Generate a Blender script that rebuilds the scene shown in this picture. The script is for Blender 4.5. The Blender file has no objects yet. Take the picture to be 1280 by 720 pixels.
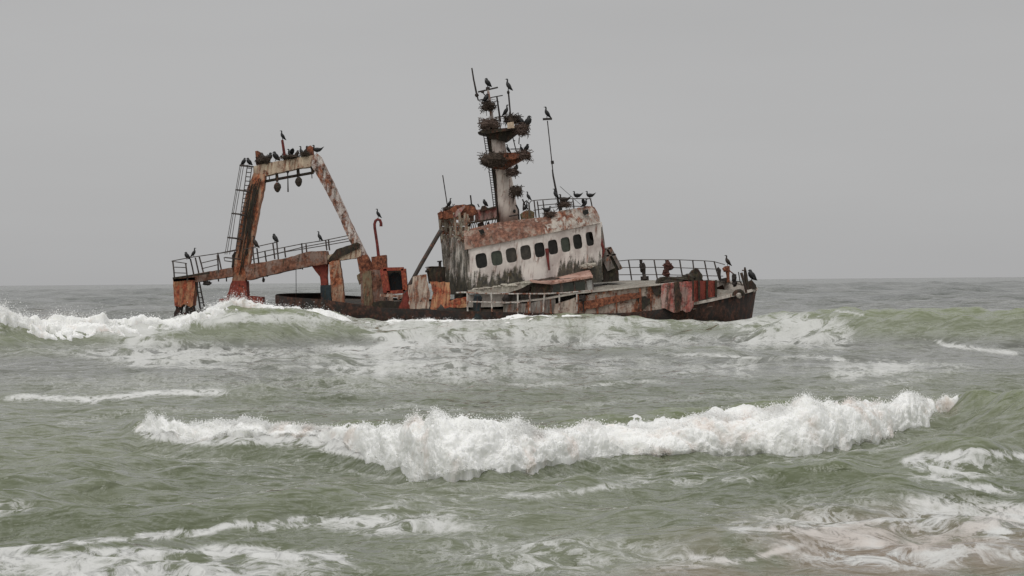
import bpy, math, random
import numpy as np
from mathutils import Vector, Matrix
random.seed(7)
rng = np.random.default_rng(11)

# ---------------------------------------------------------------- camera
CAMH = 3.5            # eye height above mean sea level (metres)
F = 2400.0            # focal length in pixels of the 1280 px wide picture
CX, CY = 640.0, 351.5 # where the optical axis meets the horizon
ROLL = math.atan(11.0 / 1280.0)
cr, sr = math.cos(ROLL), math.sin(ROLL)
scene = bpy.context.scene
COL = scene.collection
cam_d = bpy.data.cameras.new('camera')
cam = bpy.data.objects.new('camera', cam_d); COL.objects.link(cam)
cam_d.sensor_width = 36.0
cam_d.lens = F / 1280.0 * 36.0
cam_d.shift_y = -(360.0 - CY) / 1280.0
cam_d.clip_start = 0.5
cam_d.clip_end = 120000
R_ = Vector((cr, 0, -sr)); U_ = Vector((sr, 0, cr)); B_ = Vector((0, -1, 0))
cam.matrix_world = Matrix(((R_.x, U_.x, B_.x, 0), (R_.y, U_.y, B_.y, 0), (R_.z, U_.z, B_.z, CAMH), (0, 0, 0, 1)))
scene.camera = cam

# ---------------------------------------------------------------- sky and sun (overcast)
SUN_EL, SUN_ROT = math.radians(58), math.radians(200)
world = bpy.data.worlds.new('World'); scene.world = world
world.use_nodes = True
wn, wl = world.node_tree.nodes, world.node_tree.links
wn.clear()
def N(nodes, t, **kw):
    n = nodes.new(t)
    for k, v in kw.items():
        setattr(n, k, v)
    return n
wout = N(wn, 'ShaderNodeOutputWorld'); wbg = N(wn, 'ShaderNodeBackground')
sky = N(wn, 'ShaderNodeTexSky', sky_type='NISHITA'); sky.sun_disc = False
sky.sun_elevation = SUN_EL; sky.sun_rotation = SUN_ROT
sky.air_density = 1.0; sky.dust_density = 4.0
hsv = N(wn, 'ShaderNodeHueSaturation'); hsv.inputs['Saturation'].default_value = 0.05
wl.new(sky.outputs[0], hsv.inputs['Color'])
tc = N(wn, 'ShaderNodeTexCoord'); sep = N(wn, 'ShaderNodeSeparateXYZ')
wl.new(tc.outputs['Generated'], sep.inputs[0])
ramp = N(wn, 'ShaderNodeValToRGB')          # cloud deck: even near the horizon, brighter overhead
els = ramp.color_ramp.elements
SKY_H = 4.42
els[0].position = 0.0; els[0].color = (SKY_H*0.985, SKY_H*0.985, SKY_H*0.99, 1)
els[1].position = 1.0; els[1].color = (9.6, 9.6, 9.6, 1)
e = els.new(0.05); e.color = (SKY_H*1.02, SKY_H*1.02, SKY_H*1.022, 1)
e = els.new(0.16); e.color = (SKY_H*0.985, SKY_H*0.985, SKY_H*0.99, 1)
e = els.new(0.45); e.color = (7.4, 7.4, 7.4, 1)
cn = N(wn, 'ShaderNodeTexNoise'); cn.inputs['Scale'].default_value = 1.6; cn.inputs['Detail'].default_value = 5
cmap = N(wn, 'ShaderNodeMapping'); cmap.inputs['Scale'].default_value = (1, 1, 6)
wl.new(tc.outputs['Generated'], cmap.inputs[0]); wl.new(cmap.outputs[0], cn.inputs['Vector'])
cmr = N(wn, 'ShaderNodeMapRange'); cmr.inputs['To Min'].default_value = 0.95; cmr.inputs['To Max'].default_value = 1.05
cmr.inputs['From Min'].default_value = 0.3; cmr.inputs['From Max'].default_value = 0.7
wl.new(cn.outputs[0], cmr.inputs['Value'])
wl.new(sep.outputs['Z'], ramp.inputs[0])
cm = N(wn, 'ShaderNodeVectorMath', operation='SCALE')
wl.new(ramp.outputs[0], cm.inputs[0]); wl.new(cmr.outputs[0], cm.inputs['Scale'])
mx = N(wn, 'ShaderNodeMix', data_type='RGBA'); mx.inputs[0].default_value = 0.93
wl.new(hsv.outputs[0], mx.inputs[6]); wl.new(cm.outputs[0], mx.inputs[7])
wl.new(mx.outputs[2], wbg.inputs['Color'])
wbg.inputs['Strength'].default_value = 0.1
wl.new(wbg.outputs[0], wout.inputs['Surface'])

sd = bpy.data.lights.new('sun', 'SUN'); so = bpy.data.objects.new('sun', sd); COL.objects.link(so)
sd.energy = 0.9; sd.angle = math.radians(25); sd.color = (1.0, 0.98, 0.95)
sdir = Vector((math.cos(SUN_EL) * math.sin(SUN_ROT), math.cos(SUN_EL) * math.cos(SUN_ROT), math.sin(SUN_EL)))
so.rotation_euler = sdir.to_track_quat('Z', 'Y').to_euler()
so.location = (0, 0, 60)
scene.view_settings.view_transform = 'Standard'
scene.view_settings.look = 'None'
scene.view_settings.gamma = 1.0
scene.view_settings.exposure = 0.0
scene.view_settings.use_curve_mapping = False
scene.cycles.use_denoising = True

# ---------------------------------------------------------------- placing helpers
def W(px, py, y):
    """world point seen at photo pixel (px, py) at distance y"""
    u = (px - CX) / F * y; v = (CY - py) / F * y
    return Vector((u * cr + v * sr, y, CAMH - u * sr + v * cr))
def hor(px): return 357.0 - 11.0 * px / 1280.0
def to_px(x, y, z):
    zz = z - CAMH
    u = (x * cr - zz * sr) / y; v = (x * sr + zz * cr) / y
    return CX + u * F, CY - v * F

# ---------------------------------------------------------------- numpy noise
_perm = rng.permutation(256); _perm = np.concatenate([_perm, _perm, _perm])
_g3 = rng.normal(size=(256, 3)); _g3 /= np.linalg.norm(_g3, axis=1)[:, None]
def perlin(x, y, z):
    xi = np.floor(x).astype(np.int64); yi = np.floor(y).astype(np.int64); zi = np.floor(z).astype(np.int64)
    xf, yf, zf = x - xi, y - yi, z - zi
    xi &= 255; yi &= 255; zi &= 255
    u = xf*xf*xf*(xf*(xf*6-15)+10); v = yf*yf*yf*(yf*(yf*6-15)+10); w = zf*zf*zf*(zf*(zf*6-15)+10)
    def g(a, b, c):
        h = _perm[_perm[_perm[(xi+a) & 255] + ((yi+b) & 255)] + ((zi+c) & 255)]
        gg = _g3[h]
        return gg[..., 0]*(xf-a) + gg[..., 1]*(yf-b) + gg[..., 2]*(zf-c)
    def L(a, b, t): return a + t*(b-a)
    x00 = L(g(0,0,0), g(1,0,0), u); x10 = L(g(0,1,0), g(1,1,0), u)
    x01 = L(g(0,0,1), g(1,0,1), u); x11 = L(g(0,1,1), g(1,1,1), u)
    return L(L(x00, x10, v), L(x01, x11, v), w)
def smooth(a, b, x):
    t = np.clip((x - a) / (b - a), 0, 1); return t*t*(3-2*t)

def np_mesh(name, V, Fq, mat=None, smooth_=True, attrs=None):
    me = bpy.data.meshes.new(name)
    V = np.ascontiguousarray(V, np.float32); Fq = np.ascontiguousarray(Fq, np.int32)
    k = Fq.shape[1]
    me.vertices.add(len(V)); me.vertices.foreach_set('co', V.ravel())
    me.loops.add(Fq.size); me.loops.foreach_set('vertex_index', Fq.ravel())
    me.polygons.add(len(Fq)); me.polygons.foreach_set('loop_start', np.arange(len(Fq), dtype=np.int32)*k)
    me.polygons.foreach_set('use_smooth', np.full(len(Fq), smooth_, bool))
    me.update(calc_edges=True)
    for an, av in (attrs or {}).items():
        at = me.attributes.new(an, 'FLOAT', 'POINT'); at.data.foreach_set('value', np.ascontiguousarray(av, np.float32))
    if mat: me.materials.append(mat)
    o = bpy.data.objects.new(name, me); COL.objects.link(o)
    return o
def grid_faces(nr, nc):
    i = np.arange(nr-1)[:, None]*nc + np.arange(nc-1)[None, :]
    i = i.ravel()
    return np.stack([i, i+1, i+nc+1, i+nc], 1)

# ---------------------------------------------------------------- materials
def new_mat(name):
    m = bpy.data.materials.new(name); m.use_nodes = True
    nt = m.node_tree; nt.nodes.clear()
    out = nt.nodes.new('ShaderNodeOutputMaterial')
    bs = nt.nodes.new('ShaderNodeBsdfPrincipled')
    nt.links.new(bs.outputs[0], out.inputs['Surface'])
    return m, nt.nodes, nt.links, bs, out
def noise(nd, lk, vec, scale, detail=6, rough=0.6, dist=0.0):
    n = nd.new('ShaderNodeTexNoise'); n.inputs['Scale'].default_value = scale
    n.inputs['Detail'].default_value = detail; n.inputs['Roughness'].default_value = rough
    n.inputs['Distortion'].default_value = dist
    lk.new(vec, n.inputs['Vector']); return n.outputs[0]
def mapr(nd, lk, val, a, b, c=0.0, d=1.0, smooth_=True):
    n = nd.new('ShaderNodeMapRange')
    if smooth_: n.interpolation_type = 'SMOOTHSTEP'
    for k, v in (('From Min', a), ('From Max', b), ('To Min', c), ('To Max', d)):
        if isinstance(v, (int, float)): n.inputs[k].default_value = v
        else: lk.new(v, n.inputs[k])
    lk.new(val, n.inputs['Value']); return n.outputs[0]
def math_(nd, lk, op, a, b=None, clamp=False):
    n = nd.new('ShaderNodeMath'); n.operation = op; n.use_clamp = clamp
    for i, v in enumerate((a, b)):
        if v is None: continue
        if isinstance(v, (int, float)): n.inputs[i].default_value = v
        else: lk.new(v, n.inputs[i])
    return n.outputs[0]
def mixc(nd, lk, f, a, b):
    n = nd.new('ShaderNodeMix'); n.data_type = 'RGBA'
    for i, v in ((0, f), (6, a), (7, b)):
        if isinstance(v, tuple): n.inputs[i].default_value = (*v, 1)
        elif isinstance(v, (int, float)): n.inputs[i].default_value = v
        else: lk.new(v, n.inputs[i])
    return n.outputs[2]
def mapping(nd, lk, vec, sc, loc=(0, 0, 0), rot=(0, 0, 0)):
    n = nd.new('ShaderNodeMapping'); n.inputs['Scale'].default_value = sc; n.inputs['Location'].default_value = loc
    n.inputs['Rotation'].default_value = rot
    lk.new(vec, n.inputs[0]); return n.outputs[0]

TILT = math.radians(10.5); PXM = 0.05
def rust_mat(name, paint, rust=0.5, streak=0.4, dark=0.2, seed=0.0, scale=1.0, rustcol=None, grime=None, guano=0.0, vs=0.42, hs=3.6):
    """weathered painted steel: paint, rust patches, rust runs, black weed; grime = (px1,py1,px2,py2,y) line below which weed has grown"""
    m, nd, lk, bs, out = new_mat(name)
    geo = nd.new('ShaderNodeNewGeometry'); pos = geo.outputs['Position']
    p = mapping(nd, lk, pos, (1, 1, 1), (seed*3.1, seed*1.7, seed*2.3), (0, -TILT*0.6, 0))
    pt = mapping(nd, lk, p, (1.0*scale, 1.0*scale, 0.8*scale))
    ps = mapping(nd, lk, p, (hs*scale, hs*scale, vs*scale))
    n1 = noise(nd, lk, pt, 1.3, 9, 0.68, 0.3)
    n2 = noise(nd, lk, ps, 1.2, 7, 0.62)
    n3 = noise(nd, lk, pt, 5.0, 8, 0.7)
    n4 = noise(nd, lk, mapping(nd, lk, ps, (1.3, 1.3, 1.1), (9, 4, 2)), 1.1, 8, 0.65)
    n5 = noise(nd, lk, mapping(nd, lk, pt, (1, 1, 1), (5, 8, 3)), 0.9, 6, 0.6)
    rc = nd.new('ShaderNodeValToRGB'); lk.new(n3, rc.inputs[0])
    paint = tuple(min(0.78, c*1.22) for c in paint)
    cols = rustcol or [(0.025, 0.014, 0.011), (0.080, 0.034, 0.023), (0.17, 0.070, 0.040), (0.29, 0.155, 0.095)]
    cols = [(q[0]*k*1.12, q[1]*k, q[2]*k*0.93) for q, k in zip(cols, (1, 1.3, 1.5, 1.45))]
    E = rc.color_ramp.elements
    E[0].position = 0.32; E[0].color = (*cols[0], 1); E[1].position = 0.72; E[1].color = (*cols[3], 1)
    e = E.new(0.45); e.color = (*cols[1], 1); e = E.new(0.58); e.color = (*cols[2], 1)
    n6 = noise(nd, lk, p, 11.0*scale, 6, 0.7)
    nmix = math_(nd, lk, 'ADD', math_(nd, lk, 'MULTIPLY', n1, 0.55), math_(nd, lk, 'ADD', math_(nd, lk, 'MULTIPLY', n2, 0.27), math_(nd, lk, 'MULTIPLY', n6, 0.18)))
    t = 0.66 - 0.33*rust
    m1 = mapr(nd, lk, nmix, t-0.05, t+0.05)
    t2 = 0.72 - 0.40*streak
    m2 = mapr(nd, lk, n2, t2-0.08, t2+0.10, 0, 0.8)
    mr = math_(nd, lk, 'MAXIMUM', m1, m2)
    pv = mixc(nd, lk, mapr(nd, lk, n5, 0.35, 0.65), paint, tuple(c*0.62*(1.04 if i == 0 else .98) for i, c in enumerate(paint)))
    c = mixc(nd, lk, mr, pv, rc.outputs[0])
    t3 = 0.755 - 0.44*dark
    md = mapr(nd, lk, math_(nd, lk, 'ADD', math_(nd, lk, 'MULTIPLY', n4, 0.8), math_(nd, lk, 'MULTIPLY', n6, 0.2)), t3-0.08, t3+0.08, 0, 0.88)
    if grime:
        x1, y1, x2, y2, yy, soft = grime[:6]
        A, Bp = W(x1, y1, yy), W(x2, y2, yy)
        nrm = Vector((-(Bp.z-A.z), 0, Bp.x-A.x)).normalized()
        dp = nd.new('ShaderNodeVectorMath'); dp.operation = 'DOT_PRODUCT'
        lk.new(pos, dp.inputs[0]); dp.inputs[1].default_value = nrm
        hgt = math_(nd, lk, 'SUBTRACT', dp.outputs['Value'], nrm.dot(A))
        if len(grime) > 6:      # a stretch of wall the weed has not reached
            sx = nd.new('ShaderNodeSeparateXYZ'); lk.new(pos, sx.inputs[0])
            gx = math_(nd, lk, 'ABSOLUTE', math_(nd, lk, 'SUBTRACT', sx.outputs['X'], W(grime[6], 330, yy).x))
            hgt = math_(nd, lk, 'ADD', hgt, mapr(nd, lk, gx, grime[7]*PXM, grime[7]*PXM*0.4, 0, 1.6))
        thr = mapr(nd, lk, hgt, -soft, soft*0.5, 0.36, 0.74, False)
        n4b = math_(nd, lk, 'ADD', math_(nd, lk, 'MULTIPLY', n4, 0.55), math_(nd, lk, 'ADD', math_(nd, lk, 'MULTIPLY', n1, 0.30), math_(nd, lk, 'MULTIPLY', n6, 0.15)))
        md2 = mapr(nd, lk, n4b, math_(nd, lk, 'SUBTRACT', thr, 0.05), math_(nd, lk, 'ADD', thr, 0.05), 0, 0.93)
        md = math_(nd, lk, 'MAXIMUM', md, md2)
    c = mixc(nd, lk, md, c, mixc(nd, lk, mapr(nd, lk, n3, 0.4, 0.6), (0.018, 0.019, 0.015), (0.070, 0.062, 0.038)))
    if guano:
        tg = 0.74 - 0.4*guano
        c = mixc(nd, lk, mapr(nd, lk, noise(nd, lk, mapping(nd, lk, pt, (1.6, 1.6, 1.0), (2, 7, 9)), 2.0, 7, 0.7), tg-0.03, tg+0.04, 0, 0.9), c, (0.50, 0.47, 0.42))
    lk.new(c, bs.inputs['Base Color'])
    bs.inputs['Roughness'].default_value = 0.82
    bs.inputs['Specular IOR Level'].default_value = 0.25
    bp = nd.new('ShaderNodeBump'); bp.inputs['Strength'].default_value = 0.55; bp.inputs['Distance'].default_value = 0.05
    hh = math_(nd, lk, 'ADD', n3, math_(nd, lk, 'MULTIPLY', mr, 0.35)); lk.new(hh, bp.inputs['Height'])
    lk.new(bp.outputs[0], bs.inputs['Normal'])
    return m
def plain_mat(name, col, rough=0.7, var=0.35, scale=6.0, spec=0.3):
    m, nd, lk, bs, out = new_mat(name)
    geo = nd.new('ShaderNodeNewGeometry')
    n1 = noise(nd, lk, geo.outputs['Position'], scale, 6, 0.65)
    c = mixc(nd, lk, mapr(nd, lk, n1, 0.3, 0.7), tuple(x*(1-var) for x in col), tuple(min(1, x*(1+var)) for x in col))
    lk.new(c, bs.inputs['Base Color']); bs.inputs['Roughness'].default_value = rough
    bs.inputs['Specular IOR Level'].default_value = spec
    return m

# water
def water_mat():
    m, nd, lk, bs, out = new_mat('sea_water')
    geo = nd.new('ShaderNodeNewGeometry'); pos = geo.outputs['Position']
    sp = nd.new('ShaderNodeSeparateXYZ'); lk.new(pos, sp.inputs[0])
    def attr(n):
        a = nd.new('ShaderNodeAttribute'); a.attribute_name = n; return a.outputs['Fac']
    foam, sand = attr('foam'), attr('sand')
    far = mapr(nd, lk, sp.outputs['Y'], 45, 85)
    flat = mapping(nd, lk, pos, (1, 1, 0.6))
    n_near = noise(nd, lk, mapping(nd, lk, flat, (0.9, 0.75, 1.0)), 2.0, 10, 0.70, 1.2)
    n_far = noise(nd, lk, mapping(nd, lk, flat, (0.50, 0.42, 0.9)), 1.0, 10, 0.74, 1.2)
    nm = nd.new('ShaderNodeMix'); lk.new(far, nm.inputs[0]); lk.new(n_near, nm.inputs[2]); lk.new(n_far, nm.inputs[3])
    nz = math_(nd, lk, 'ADD', math_(nd, lk, 'MULTIPLY', math_(nd, lk, 'SUBTRACT', nm.outputs[0], 0.5), 1.7), 0.5)
    # ridged lace
    ridge = math_(nd, lk, 'SUBTRACT', 1.0, math_(nd, lk, 'MULTIPLY', math_(nd, lk, 'ABSOLUTE', math_(nd, lk, 'SUBTRACT', nz, 0.5)), 5.0), True)
    fine = noise(nd, lk, mapping(nd, lk, flat, (1, 0.7, 1)), 9.0, 6, 0.7)
    fieldv = math_(nd, lk, 'ADD', math_(nd, lk, 'MULTIPLY', nz, 0.62), math_(nd, lk, 'ADD', math_(nd, lk, 'MULTIPLY', ridge, 0.24), math_(nd, lk, 'MULTIPLY', fine, 0.26)))
    thr = mapr(nd, lk, foam, 0.0, 1.0, 0.95, 0.33, False)
    mask = mapr(nd, lk, fieldv, math_(nd, lk, 'SUBTRACT', thr, 0.07), math_(nd, lk, 'ADD', thr, 0.15))
    veil = mapr(nd, lk, fieldv, math_(nd, lk, 'SUBTRACT', thr, 0.16), math_(nd, lk, 'ADD', thr, 0.05))
    big = noise(nd, lk, mapping(nd, lk, pos, (1, 0.5, 1)), 0.12, 5, 0.6)
    bigv = mapr(nd, lk, big, 0.35, 0.65)
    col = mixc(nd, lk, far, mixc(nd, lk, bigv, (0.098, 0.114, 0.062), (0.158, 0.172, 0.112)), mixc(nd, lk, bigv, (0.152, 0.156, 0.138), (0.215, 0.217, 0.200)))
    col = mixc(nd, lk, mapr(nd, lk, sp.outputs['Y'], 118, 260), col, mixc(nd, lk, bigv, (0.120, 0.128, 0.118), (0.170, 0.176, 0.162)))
    hz = mapr(nd, lk, sp.outputs['Z'], 0.10, 0.95)
    hz = math_(nd, lk, 'MULTIPLY', hz, mapr(nd, lk, sp.outputs['Y'], 114, 150, 1.0, 0.0))
    hz = math_(nd, lk, 'ADD', hz, math_(nd, lk, 'MULTIPLY', mapr(nd, lk, sp.outputs['Z'], 1.1, 2.0), mapr(nd, lk, sp.outputs['Y'], 108, 125, 0.5, 0.0)))
    col = mixc(nd, lk, math_(nd, lk, 'MULTIPLY', hz, 0.55), col, (0.185, 0.212, 0.108))   # aerated, thinner crest water, its translucent glow put into the colour
    col = mixc(nd, lk, math_(nd, lk, 'MULTIPLY', veil, 0.5), col, (0.40, 0.405, 0.37))
    sn = mapr(nd, lk, noise(nd, lk, mapping(nd, lk, flat, (0.6, 0.35, 1), (4, 4, 0)), 1.0, 5, 0.6), 0.35, 0.6)
    col = mixc(nd, lk, math_(nd, lk, 'MULTIPLY', sand, sn), col, (0.245, 0.190, 0.150))
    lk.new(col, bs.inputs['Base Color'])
    bs.inputs['IOR'].default_value = 1.33
    rg = mapr(nd, lk, sp.outputs['Y'], 20, 400, 0.06, 0.16); lk.new(rg, bs.inputs['Roughness'])
    # ripples
    r1 = noise(nd, lk, mapping(nd, lk, pos, (1.0, 1.7, 1), rot=(0, 0, 0.22)), 4.0, 3, 0.55, 0.25)
    r0 = noise(nd, lk, mapping(nd, lk, pos, (0.75, 1.5, 1), rot=(0, 0, -0.12)), 1.5, 2, 0.5, 0.5)
    r2 = noise(nd, lk, mapping(nd, lk, pos, (0.7, 1.1, 1), rot=(0, 0, -0.2)), 0.55, 3, 0.55)
    farther = mapr(nd, lk, sp.outputs['Y'], 110, 220)
    r3 = noise(nd, lk, mapping(nd, lk, pos, (0.16, 0.22, 1), rot=(0, 0, 0.1)), 0.5, 4, 0.6)
    nearf = math_(nd, lk, 'SUBTRACT', 1.0, mapr(nd, lk, sp.outputs['Y'], 70, 130))
    hsum = math_(nd, lk, 'ADD', math_(nd, lk, 'MULTIPLY', math_(nd, lk, 'MULTIPLY', r1, nearf), 0.052), math_(nd, lk, 'MULTIPLY', math_(nd, lk, 'MULTIPLY', r2, far), 0.75))
    hsum = math_(nd, lk, 'ADD', hsum, math_(nd, lk, 'MULTIPLY', math_(nd, lk, 'MULTIPLY', r3, farther), 4.0))
    hsum = math_(nd, lk, 'ADD', hsum, math_(nd, lk, 'MULTIPLY', math_(nd, lk, 'MULTIPLY', r0, nearf), 0.24))
    b1 = nd.new('ShaderNodeBump'); b1.inputs['Strength'].default_value = 1.0; b1.inputs['Distance'].default_value = 1.0
    lk.new(hsum, b1.inputs['Height']); lk.new(b1.outputs[0], bs.inputs['Normal'])
    fb = nd.new('ShaderNodeBsdfDiffuse')
    tint = noise(nd, lk, mapping(nd, lk, flat, (1, 1, 1), (3, 1, 0)), 0.7, 4, 0.6)
    lk.new(mixc(nd, lk, math_(nd, lk, 'MULTIPLY', mapr(nd, lk, tint, 0.45, 0.6), math_(nd, lk, 'MULTIPLY', sand, 0.7)), (0.72, 0.72, 0.70), (0.56, 0.46, 0.40)), fb.inputs['Color'])
    b2 = nd.new('ShaderNodeBump'); b2.inputs['Strength'].default_value = 0.8; b2.inputs['Distance'].default_value = 0.12
    lk.new(fieldv, b2.inputs['Height']); lk.new(b2.outputs[0], fb.inputs['Normal'])
    ms = nd.new('ShaderNodeMixShader'); lk.new(math_(nd, lk, 'MULTIPLY', mask, math_(nd, lk, 'MULTIPLY', mapr(nd, lk, foam, 0.35, 0.95, 0.66, 0.95), mapr(nd, lk, far, 0, 1, 1.0, 0.72))), ms.inputs[0])
    lk.new(bs.outputs[0], ms.inputs[1]); lk.new(fb.outputs[0], ms.inputs[2]); lk.new(ms.outputs[0], out.inputs['Surface'])
    return m
def foam_mat():
    m, nd, lk, bs, out = new_mat('sea_foam')
    geo = nd.new('ShaderNodeNewGeometry'); pos = geo.outputs['Position']
    n1 = noise(nd, lk, pos, 0.7, 5, 0.6)
    n2 = noise(nd, lk, mapping(nd, lk, pos, (1, 1, 1), (3, 3, 3)), 2.2, 5, 0.6)
    f = math_(nd, lk, 'MULTIPLY', mapr(nd, lk, n1, 0.50, 0.66), mapr(nd, lk, n2, 0.42, 0.6))
    c = mixc(nd, lk, math_(nd, lk, 'MULTIPLY', f, 0.6), (0.84, 0.84, 0.82), (0.64, 0.53, 0.46))
    lk.new(c, bs.inputs['Base Color']); bs.inputs['Roughness'].default_value = 0.9
    bs.inputs['Specular IOR Level'].default_value = 0.15
    bs.inputs['Subsurface Weight'].default_value = 0.6
    bs.inputs['Subsurface Radius'].default_value = (1, 1, 0.95); bs.inputs['Subsurface Scale'].default_value = 0.22
    n3 = noise(nd, lk, pos, 7, 3, 0.55)
    bp = nd.new('ShaderNodeBump'); bp.inputs['Strength'].default_value = 0.4; bp.inputs['Distance'].default_value = 0.05
    lk.new(n3, bp.inputs['Height']); lk.new(bp.outputs[0], bs.inputs['Normal'])
    return m
M_WATER, M_FOAM = water_mat(), foam_mat()

# ---------------------------------------------------------------- the sea
# breaker nearest the beach: columns px, foot row, crest row, depth of the front face
W1 = np.array([
 (-700, 570, 565, 5, ), (-300, 565, 558, 4), (0, 566, 549, 3), (100, 568, 546, 2.8), (150, 566, 544, 2.4), (170, 560, 528, 2.0), (230, 568, 536, 1.8),
 (300, 572, 538, 1.8), (400, 575, 536, 1.8), (480, 590, 534, 2.0), (555, 608, 534, 2.2), (640, 600, 540, 2.2), (700, 588, 536, 2.0),
 (760, 577, 532, 2.0), (840, 575, 526, 2.0), (910, 569, 518, 2.0), (1012, 569, 513, 2.2), (1098, 556, 511, 2.4), (1142, 547, 505, 2.8),
 (1184, 541, 496, 3.0), (1218, 547, 489, 3.2), (1280, 555, 488, 3.4), (1500, 558, 490, 3.6), (2200, 560, 510, 5)], float)
W1_df = CAMH*F / (W1[:, 1] - hor(W1[:, 0]))
W1_dc = W1_df + W1[:, 3]
W1_h = CAMH - (W1[:, 2] - hor(W1[:, 0])) * W1_dc / F
# swell breaking at the wreck: px, distance, crest row
W2 = np.array([
 (-900, 92, 402), (-300, 95, 396), (0, 97, 397), (30, 98, 405), (70, 99, 410), (130, 100, 406), (200, 102, 404), (250, 104, 394), (290, 105, 382), (340, 106, 387),
 (400, 108, 394), (440, 109, 399), (500, 110, 402), (600, 110, 401), (700, 110, 397), (760, 110, 395), (800, 110, 400), (870, 110, 405),
 (930, 109, 402), (970, 107, 396), (1000, 106, 393), (1050, 104, 387), (1100, 102, 392), (1160, 101, 390), (1200, 100, 387), (1280, 99, 389), (1500, 98, 392), (2200, 96, 396)], float)
W2_h = CAMH - (W2[:, 2] - hor(W2[:, 0])) * W2[:, 1] / F

comps = []
for i in range(64):
    lam = 0.4 * (60/0.4) ** (i/63.0)
    ang = rng.normal(0, 0.55)
    slope = 0.072 if lam < 4 else 0.050 if lam < 10 else 0.052*(10/lam)**0.3
    comps.append((lam, math.sin(ang)*2*math.pi/lam, math.cos(ang)*2*math.pi/lam, slope*lam/(2*math.pi), rng.uniform(0, 6.283)))

def ridge_h(px, d):
    dc = np.interp(px, W1[:, 0], W1_dc); h = np.interp(px, W1[:, 0], W1_h); wf = np.interp(px, W1[:, 0], W1[:, 3])
    t = d - dc
    f = np.where(t < 0, np.clip(1 + t/(wf*1.15), 0, 1)**1.7 * (1.0), np.exp(-(t/4.2)**2))
    z = h*f - 0.10*np.exp(-((t + wf*1.6)/2.0)**2)*np.where(t < 0, 1, 0)
    dc2 = np.interp(px, W2[:, 0], W2[:, 1]); h2 = np.interp(px, W2[:, 0], W2_h)
    t2 = d - dc2
    f2 = np.where(t2 < 0, 0.5+0.5*np.cos(np.clip(-t2/8.0, 0, 1)*math.pi), np.exp(-(t2/9.0)**2))
    z = z + h2*f2
    return z
SWELLS = [ # px centre, half width px, distance, height, width
 (60, 200, 37.0, 0.30, 1.5), (30, 180, 32.5, 0.24, 1.2), (1220, 150, 35.5, 0.26, 1.5), (1150, 260, 30.8, 0.26, 1.5), (640, 260, 30.0, 0.20, 1.4), (900, 200, 33.0, 0.16, 1.2), (330, 220, 29.0, 0.14, 1.1),
 (150, 420, 25.6, 0.10, 0.9), (900, 300, 26.5, 0.14, 1.4), (350, 300, 60, 0.22, 3.0), (880, 330, 84, 0.35, 4.5), (300, 300, 80, 0.30, 4.0), (1150, 250, 66, 0.25, 3.5),
 (560, 280, 71, 0.22, 3.0), (40, 150, 87, 0.5, 3.5), (1180, 200, 128, 0.9, 8), (600, 900, 185, 0.8, 9), (1100, 300, 230, 0.9, 12), (100, 300, 150, 0.6, 9), (1000, 300, 160, 0.5, 7), (200, 500, 300, 1.0, 15)]
def sea_height(x, y, spacing):
    px = CX + x / y * F
    z = ridge_h(px, y)
    wob = perlin(x*0.05, y*0.02, 0*x+3.3)*2
    for (pc, pw, dd, hh, ww) in SWELLS:
        z = z + hh*np.exp(-((px-pc)/pw)**2)*np.exp(-((y-dd-wob*ww*0.5)/ww)**2)
    amp = 0.8 + 0.9*perlin(x*0.08, y*0.05, 0*x+9.1)
    for (lam, kx, ky, a, ph) in comps:
        fade = np.clip(lam/(2.8*spacing) - 1.0, 0, 1)
        near = 1.0 if lam < 6 else smooth(110, 220, y)
        s = np.sin(kx*x + ky*y + ph)
        z = z + a*amp*fade*near*(s + 0.35*s*s - 0.17)
    # short confused chop
    z = z + 0.10*perlin(x*0.9, y*1.3, z*0+1.7)*np.clip(1.2 - spacing*1.5, 0, 1)
    z = z + 0.045*perlin(x*2.3, y*3.1, z*0+4.7)*np.clip(1.2 - spacing*4, 0, 1)
    rough = smooth(78, 90, y)*(1 - smooth(108, 118, y))
    z = z + rough*(0.46*perlin(x*0.30, y*0.45, z*0+6.1) + 0.26*perlin(x*0.75, y*0.85, z*0+16.1) + 0.24*np.abs(perlin(x*0.8, y*0.9, z*0+2.2)))
    return z

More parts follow.
